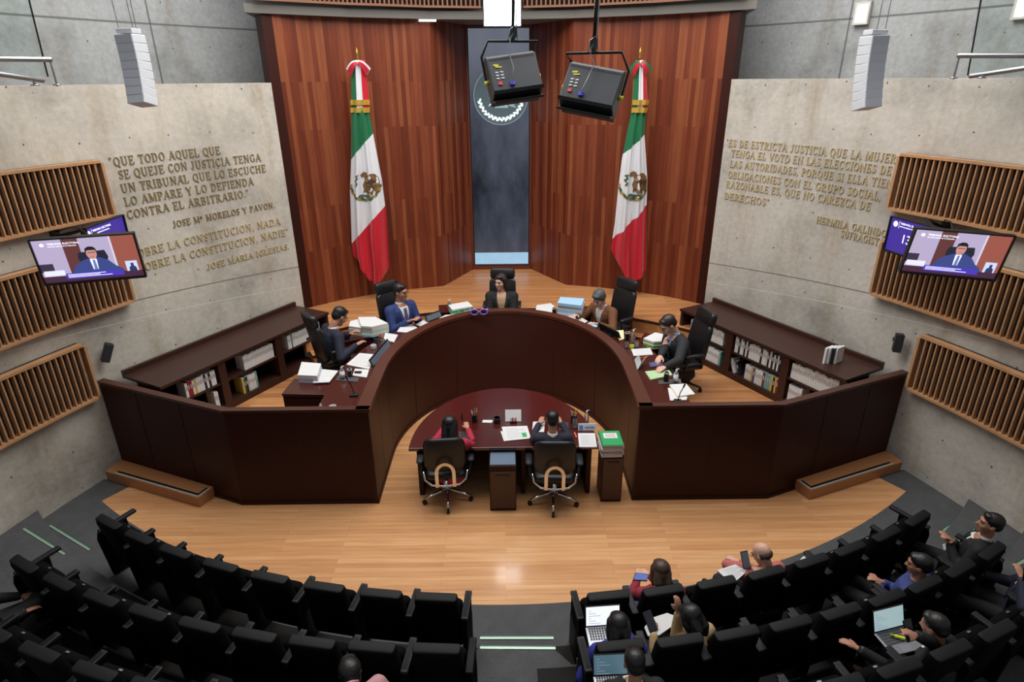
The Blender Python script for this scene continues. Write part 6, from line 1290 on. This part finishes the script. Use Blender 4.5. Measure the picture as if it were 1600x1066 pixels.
sheet('sticker', 'green sticker on the printed sheets of the half-oval table', 'sticker', [ZC(858, 308), ZC(888, 304), ZC(894, 329), ZC(870, 332)], TZ+.0105, .002, GREENF)
sheet('document', 'white sheet left of the head of the clerk in navy', 'papers', [ZC(932, 236), ZC(1006, 236), ZC(1000, 300), ZC(925, 300)], TZ, .004, WHITE, lines=4); sheet('folder', 'dark folder right of the head of the clerk in navy', 'folder', [ZC(1095, 240), ZC(1152, 240), ZC(1152, 288), ZC(1095, 288)], TZ, .01, mat('slate_folder', (52, 54, 62), .5))
sheet('notebook', 'black notebook with white page edges beside the clerk in red', 'notebook', [ZC(470, 296), ZC(550, 300), ZC(530, 378), ZC(480, 372)], TZ, .014, None, layers=[('paper_block', .009, WHITE), ('cover', .004, mat('notebook_cover', (38, 40, 46), .4))])
cup('clear tumbler of water right of the clerk in navy', ZC(1192, 275), TZ, .13, .032, BGLASS); bottle('clear bottle right of the tumbler on the half-oval table', ZC(1265, 245), TZ, .20, .03)
p = at(*ZC(1270, 293), TZ); t = thing('name_card', 'white name card with a blue square at the right end of the half-oval table', 'card', p); mb = MB(); mb.box((0, .02, .045), (.235, .004, .09), rx=-.35); mb.build('front_leaf', WHITE, t); mb = MB(); mb.box((-.08, .0135, .045), (.045, .003, .05), rx=-.35); mb.build('blue_mark', mat('blue_mark', (60, 130, 200), .5), t)
mb = MB(); [mb.box((.03, .0135+.0*k, .06-.014*k), (.13 if k else .11, .003, .006), rx=-.35) for k in range(3)]; mb.build('print', mat('print_blue', (120, 150, 200), .6), t); mb = MB(); mb.box((0, .055, .045), (.235, .004, .09), rx=.35); mb.build('back_leaf', WHITE, t)
sheet('document', 'white lined sheets at the front right corner of the half-oval table', 'papers', [ZC(1212, 308), ZC(1318, 308), ZC(1332, 394), ZC(1220, 394)], TZ, .012, WHITE, lines=12)
t = thing('highlighter', 'orange-red highlighter beside the lined sheets on the half-oval table', 'pen', at(*ZC(1203, 340), TZ), .1); mb = MB(); mb.tube([(0, 0, .01), (0, .09, .01)], .010, 8); mb.build('barrel', mat('orange_red', (230, 84, 44), .5, emit=.15), t); mb = MB(); mb.tube([(0, .09, .01), (0, .115, .01)], .008, 8); mb.build('cap', WHITEP, t)
# binders on the right pedestal
BND = [('white_file', (214, 212, 208)), ('salmon_file', (214, 150, 130)), ('plum_file', (90, 60, 84)), ('white_file', (214, 212, 208)), ('orange_file', (206, 120, 80)), ('green_file', (30, 150, 84))]
zt = .735
for k, (nm, c_) in enumerate(BND):
    h = (.03, .028, .022, .03, .025, .035)[k]; qd = [at(938+2+(k % 2), 717, .735), at(970-(k % 2), 717, .735)]; cx_ = 1.305+.006*((k*5) % 3); t = thing('binder', f'{("bottom white", "salmon", "plum", "upper white", "orange", "top green")[k]} binder in the pile on the right pedestal cabinet', 'binder', (cx_, 6.50, zt), rb.uniform(-.06, .06), 'binders on the right pedestal cabinet')
    mb = MB(); mb.box((0, 0, h/2), (.25, .32, h*.8)); mb.build('paper_block', WHITE, t); mb = MB(); mb.box((0, 0, h-.002), (.26, .33, .004)); mb.box((0, 0, .002), (.26, .33, .004)); mb.box((-.128, 0, h/2), (.004, .33, h)); mb.build('cover', mat('binder_'+nm, c_, .5), t)
    if k == 5: mb = MB(); mb.box((0, .05, h+.001), (.17, .12, .002)); mb.build('title_label', WHITE, t); mb = MB(); [mb.box((0, .08-.02*q, h+.0025), (.12, .005, .001)) for q in range(4)]; mb.build('print', mat('print_red', (190, 110, 110), .7), t)
    zt += h+.001
# ------------------------------------------------------------------ things held or used by the audience
def laptop(label, c, rz, w_=.33, d_=.23, open_=104, screen=(225, 228, 236), e=1.2, tilt=8):
    t = thing('laptop', label, 'laptop', c, rz); t.rotation_euler = (math.radians(tilt), 0, rz)
    mb = MB(); mb.box((0, 0, .008), (w_, d_, .016)); mb.build('base', mat('laptop_silver', (150, 152, 158), .35, .6), t, bevel=.004); mb = MB()
    for r_ in range(5):
        for k in range(12): mb.box((-w_*.40+w_*.80*k/11, .085-.024*r_, .0175), (w_*.055, .018, .003))
    mb.build('keyboard', DGREY, t); mb = MB(); mb.box((0, -.07, .0168), (.10, .06, .001)); mb.build('touchpad', mat('touchpad_grey', (130, 132, 138), .4), t)
    M = T(0, d_/2, .016) @ RX(104-90-open_+90+0) ; a = math.radians(open_-90); M = T(0, d_/2, .014) @ Matrix.Rotation(-a, 4, 'X')
    mb = MB(); hh = w_*.62
    def bx(x0, x1, z0, z1, y0, y1, m_=0): vs = [M @ Vector(p) for p in ((x0, y0, z0), (x1, y0, z0), (x1, y1, z0), (x0, y1, z0), (x0, y0, z1), (x1, y0, z1), (x1, y1, z1), (x0, y1, z1))]; mb.add(vs, [(0, 3, 2, 1), (4, 5, 6, 7), (0, 1, 5, 4), (1, 2, 6, 5), (2, 3, 7, 6), (3, 0, 4, 7)])
    bx(-w_/2, w_/2, 0, hh, 0, .008); lid = mb.build('lid', BLACK, t, bevel=.002); mb = MB(); bx(-w_/2+.008, w_/2-.008, .012, hh-.008, -.0012, .0); mb.build('display', mat(f'laptop_display_{e}', screen, .4, emit=e), lid)
    mb = MB()
    for k in range(6): bx(-w_/2+.03, -w_/2+.05+.04*(k % 3), hh*.75-.022*k, hh*.75-.022*k+.004, -.002, -.0013)
    mb.build('page_print', mat('screen_print', (150, 156, 176), .5, emit=.6), lid)
    return t
def lap_at(px, py, z): return at(px, py, z)
laptop('open laptop with white screen on the lap of the person in the blue patterned top', at(946, 998, .72), math.radians(4), .30, .21, 112, (228, 232, 240), 1.1, 6)
laptop('open laptop with blue-grey screen in front of the person by the aisle, third row', at(958, 1078, .80), math.radians(2), .27, .20, 118, (104, 140, 156), .35, 4)
laptop('open laptop with pale teal screen, third row right', at(1404, 1003, .86), math.radians(14), .30, .20, 116, (164, 190, 194), .75, 6)
def phone(label, px, z, rz, tilt, scr=None):
    t = thing('mobile_phone', label, 'phone', at(*px, z), rz); t.rotation_euler = (math.radians(tilt), 0, rz); mb = MB(); mb.box((0, 0, .08), (.078, .010, .16)); mb.build('case', BLACK, t, bevel=.003); mb = MB(); mb.box((0, -.0056, .08), (.068, .0012, .145)); mb.build('display', scr or mat('phone_glass', (44, 46, 54), .15), t); return t
phone('phone held up by the balding person in the coral top', ZS(1150, 275), .72, math.radians(12), -35, mat('phone_grey', (88, 92, 100), .3, emit=.15)); phone('black phone in the hand of the person in the beige jacket', ZS(568, 670), .90, math.radians(22), -50); phone('black phone held by the person in a dark suit, third row right', ZR(685, 830), 1.10, math.radians(16), -30)
phone('phone held up at the right edge of the photo', (1600, 905), 1.14, math.radians(40), -10)
t = sheet('tablet', 'tablet on the knees of the person in the dark red top', 'tablet', [ZS(450, 300), ZS(532, 308), ZS(525, 350), ZS(436, 346)], .60, .012, BLACK); b_ = t.location
mb = MB(); mb.prism([(q.x-b_.x, q.y-b_.y) for q in (at(*ZS(455, 304), .613), at(*ZS(530, 311), .613), at(*ZS(522, 346), .613), at(*ZS(442, 342), .613))], .0122, .0135); mb.build('display', mat('tablet_blue', (60, 84, 150), .3, noise=.6, nscale=50, emit=.5), t)
sheet('document', 'open white papers on the knees of the balding person in the coral top', 'papers', [ZS(962, 285), ZS(1105, 238), ZS(1150, 290), ZS(1080, 352), ZS(1035, 352)], .68, .012, WHITE, lines=7)
sheet('document', 'white printed sheet with a picture on the seat right of the balding person', 'papers', [ZS(1412, 270), ZS(1485, 268), ZS(1480, 310), ZS(1442, 352)], .62, .006, WHITE, lines=3, lm=mat('print_orange', (214, 170, 110), .7))
sheet('document', 'white printed sheet lying on a front-row seat of the right block', 'papers', [ZS(1520, 180), ZS(1545, 186), ZS(1598, 238), ZS(1520, 258), ZS(1480, 218)], .62, .006, WHITE, lines=4)
sheet('card', 'small cream card on the first front-row seat, right of the aisle', 'card', [ZS(148, 446), ZS(172, 444), ZS(170, 490), ZS(150, 484)], .55, .006, CREAM)
sheet('document', 'large white papers on the lap of the person in the beige jacket', 'papers', [ZS(508, 640), ZS(560, 580), ZS(650, 552), ZS(712, 575), ZS(715, 610), ZS(600, 690), ZS(530, 695)], .72, .012, WHITE)
t = thing('highlighter', 'yellow-green highlighter on the laptop keyboard, third row right', 'pen', at(*ZR(645, 816), .89), 1.2); mb = MB(); mb.tube([(0, 0, .01), (0, .07, .01)], .010, 8); mb.build('barrel', mat('neon_yellow', (206, 220, 40), .5, emit=.2), t); mb = MB(); mb.tube([(0, .07, .01), (0, .1, .01)], .008, 8); mb.build('cap', mat('neon_cap', (160, 190, 40), .5), t)
sheet('document', 'folded white paper under the hands of the person in a black suit, right side', 'papers', [ZR(868, 262), ZR(888, 258), ZR(890, 290), ZR(876, 298)], .66, .006, WHITE)
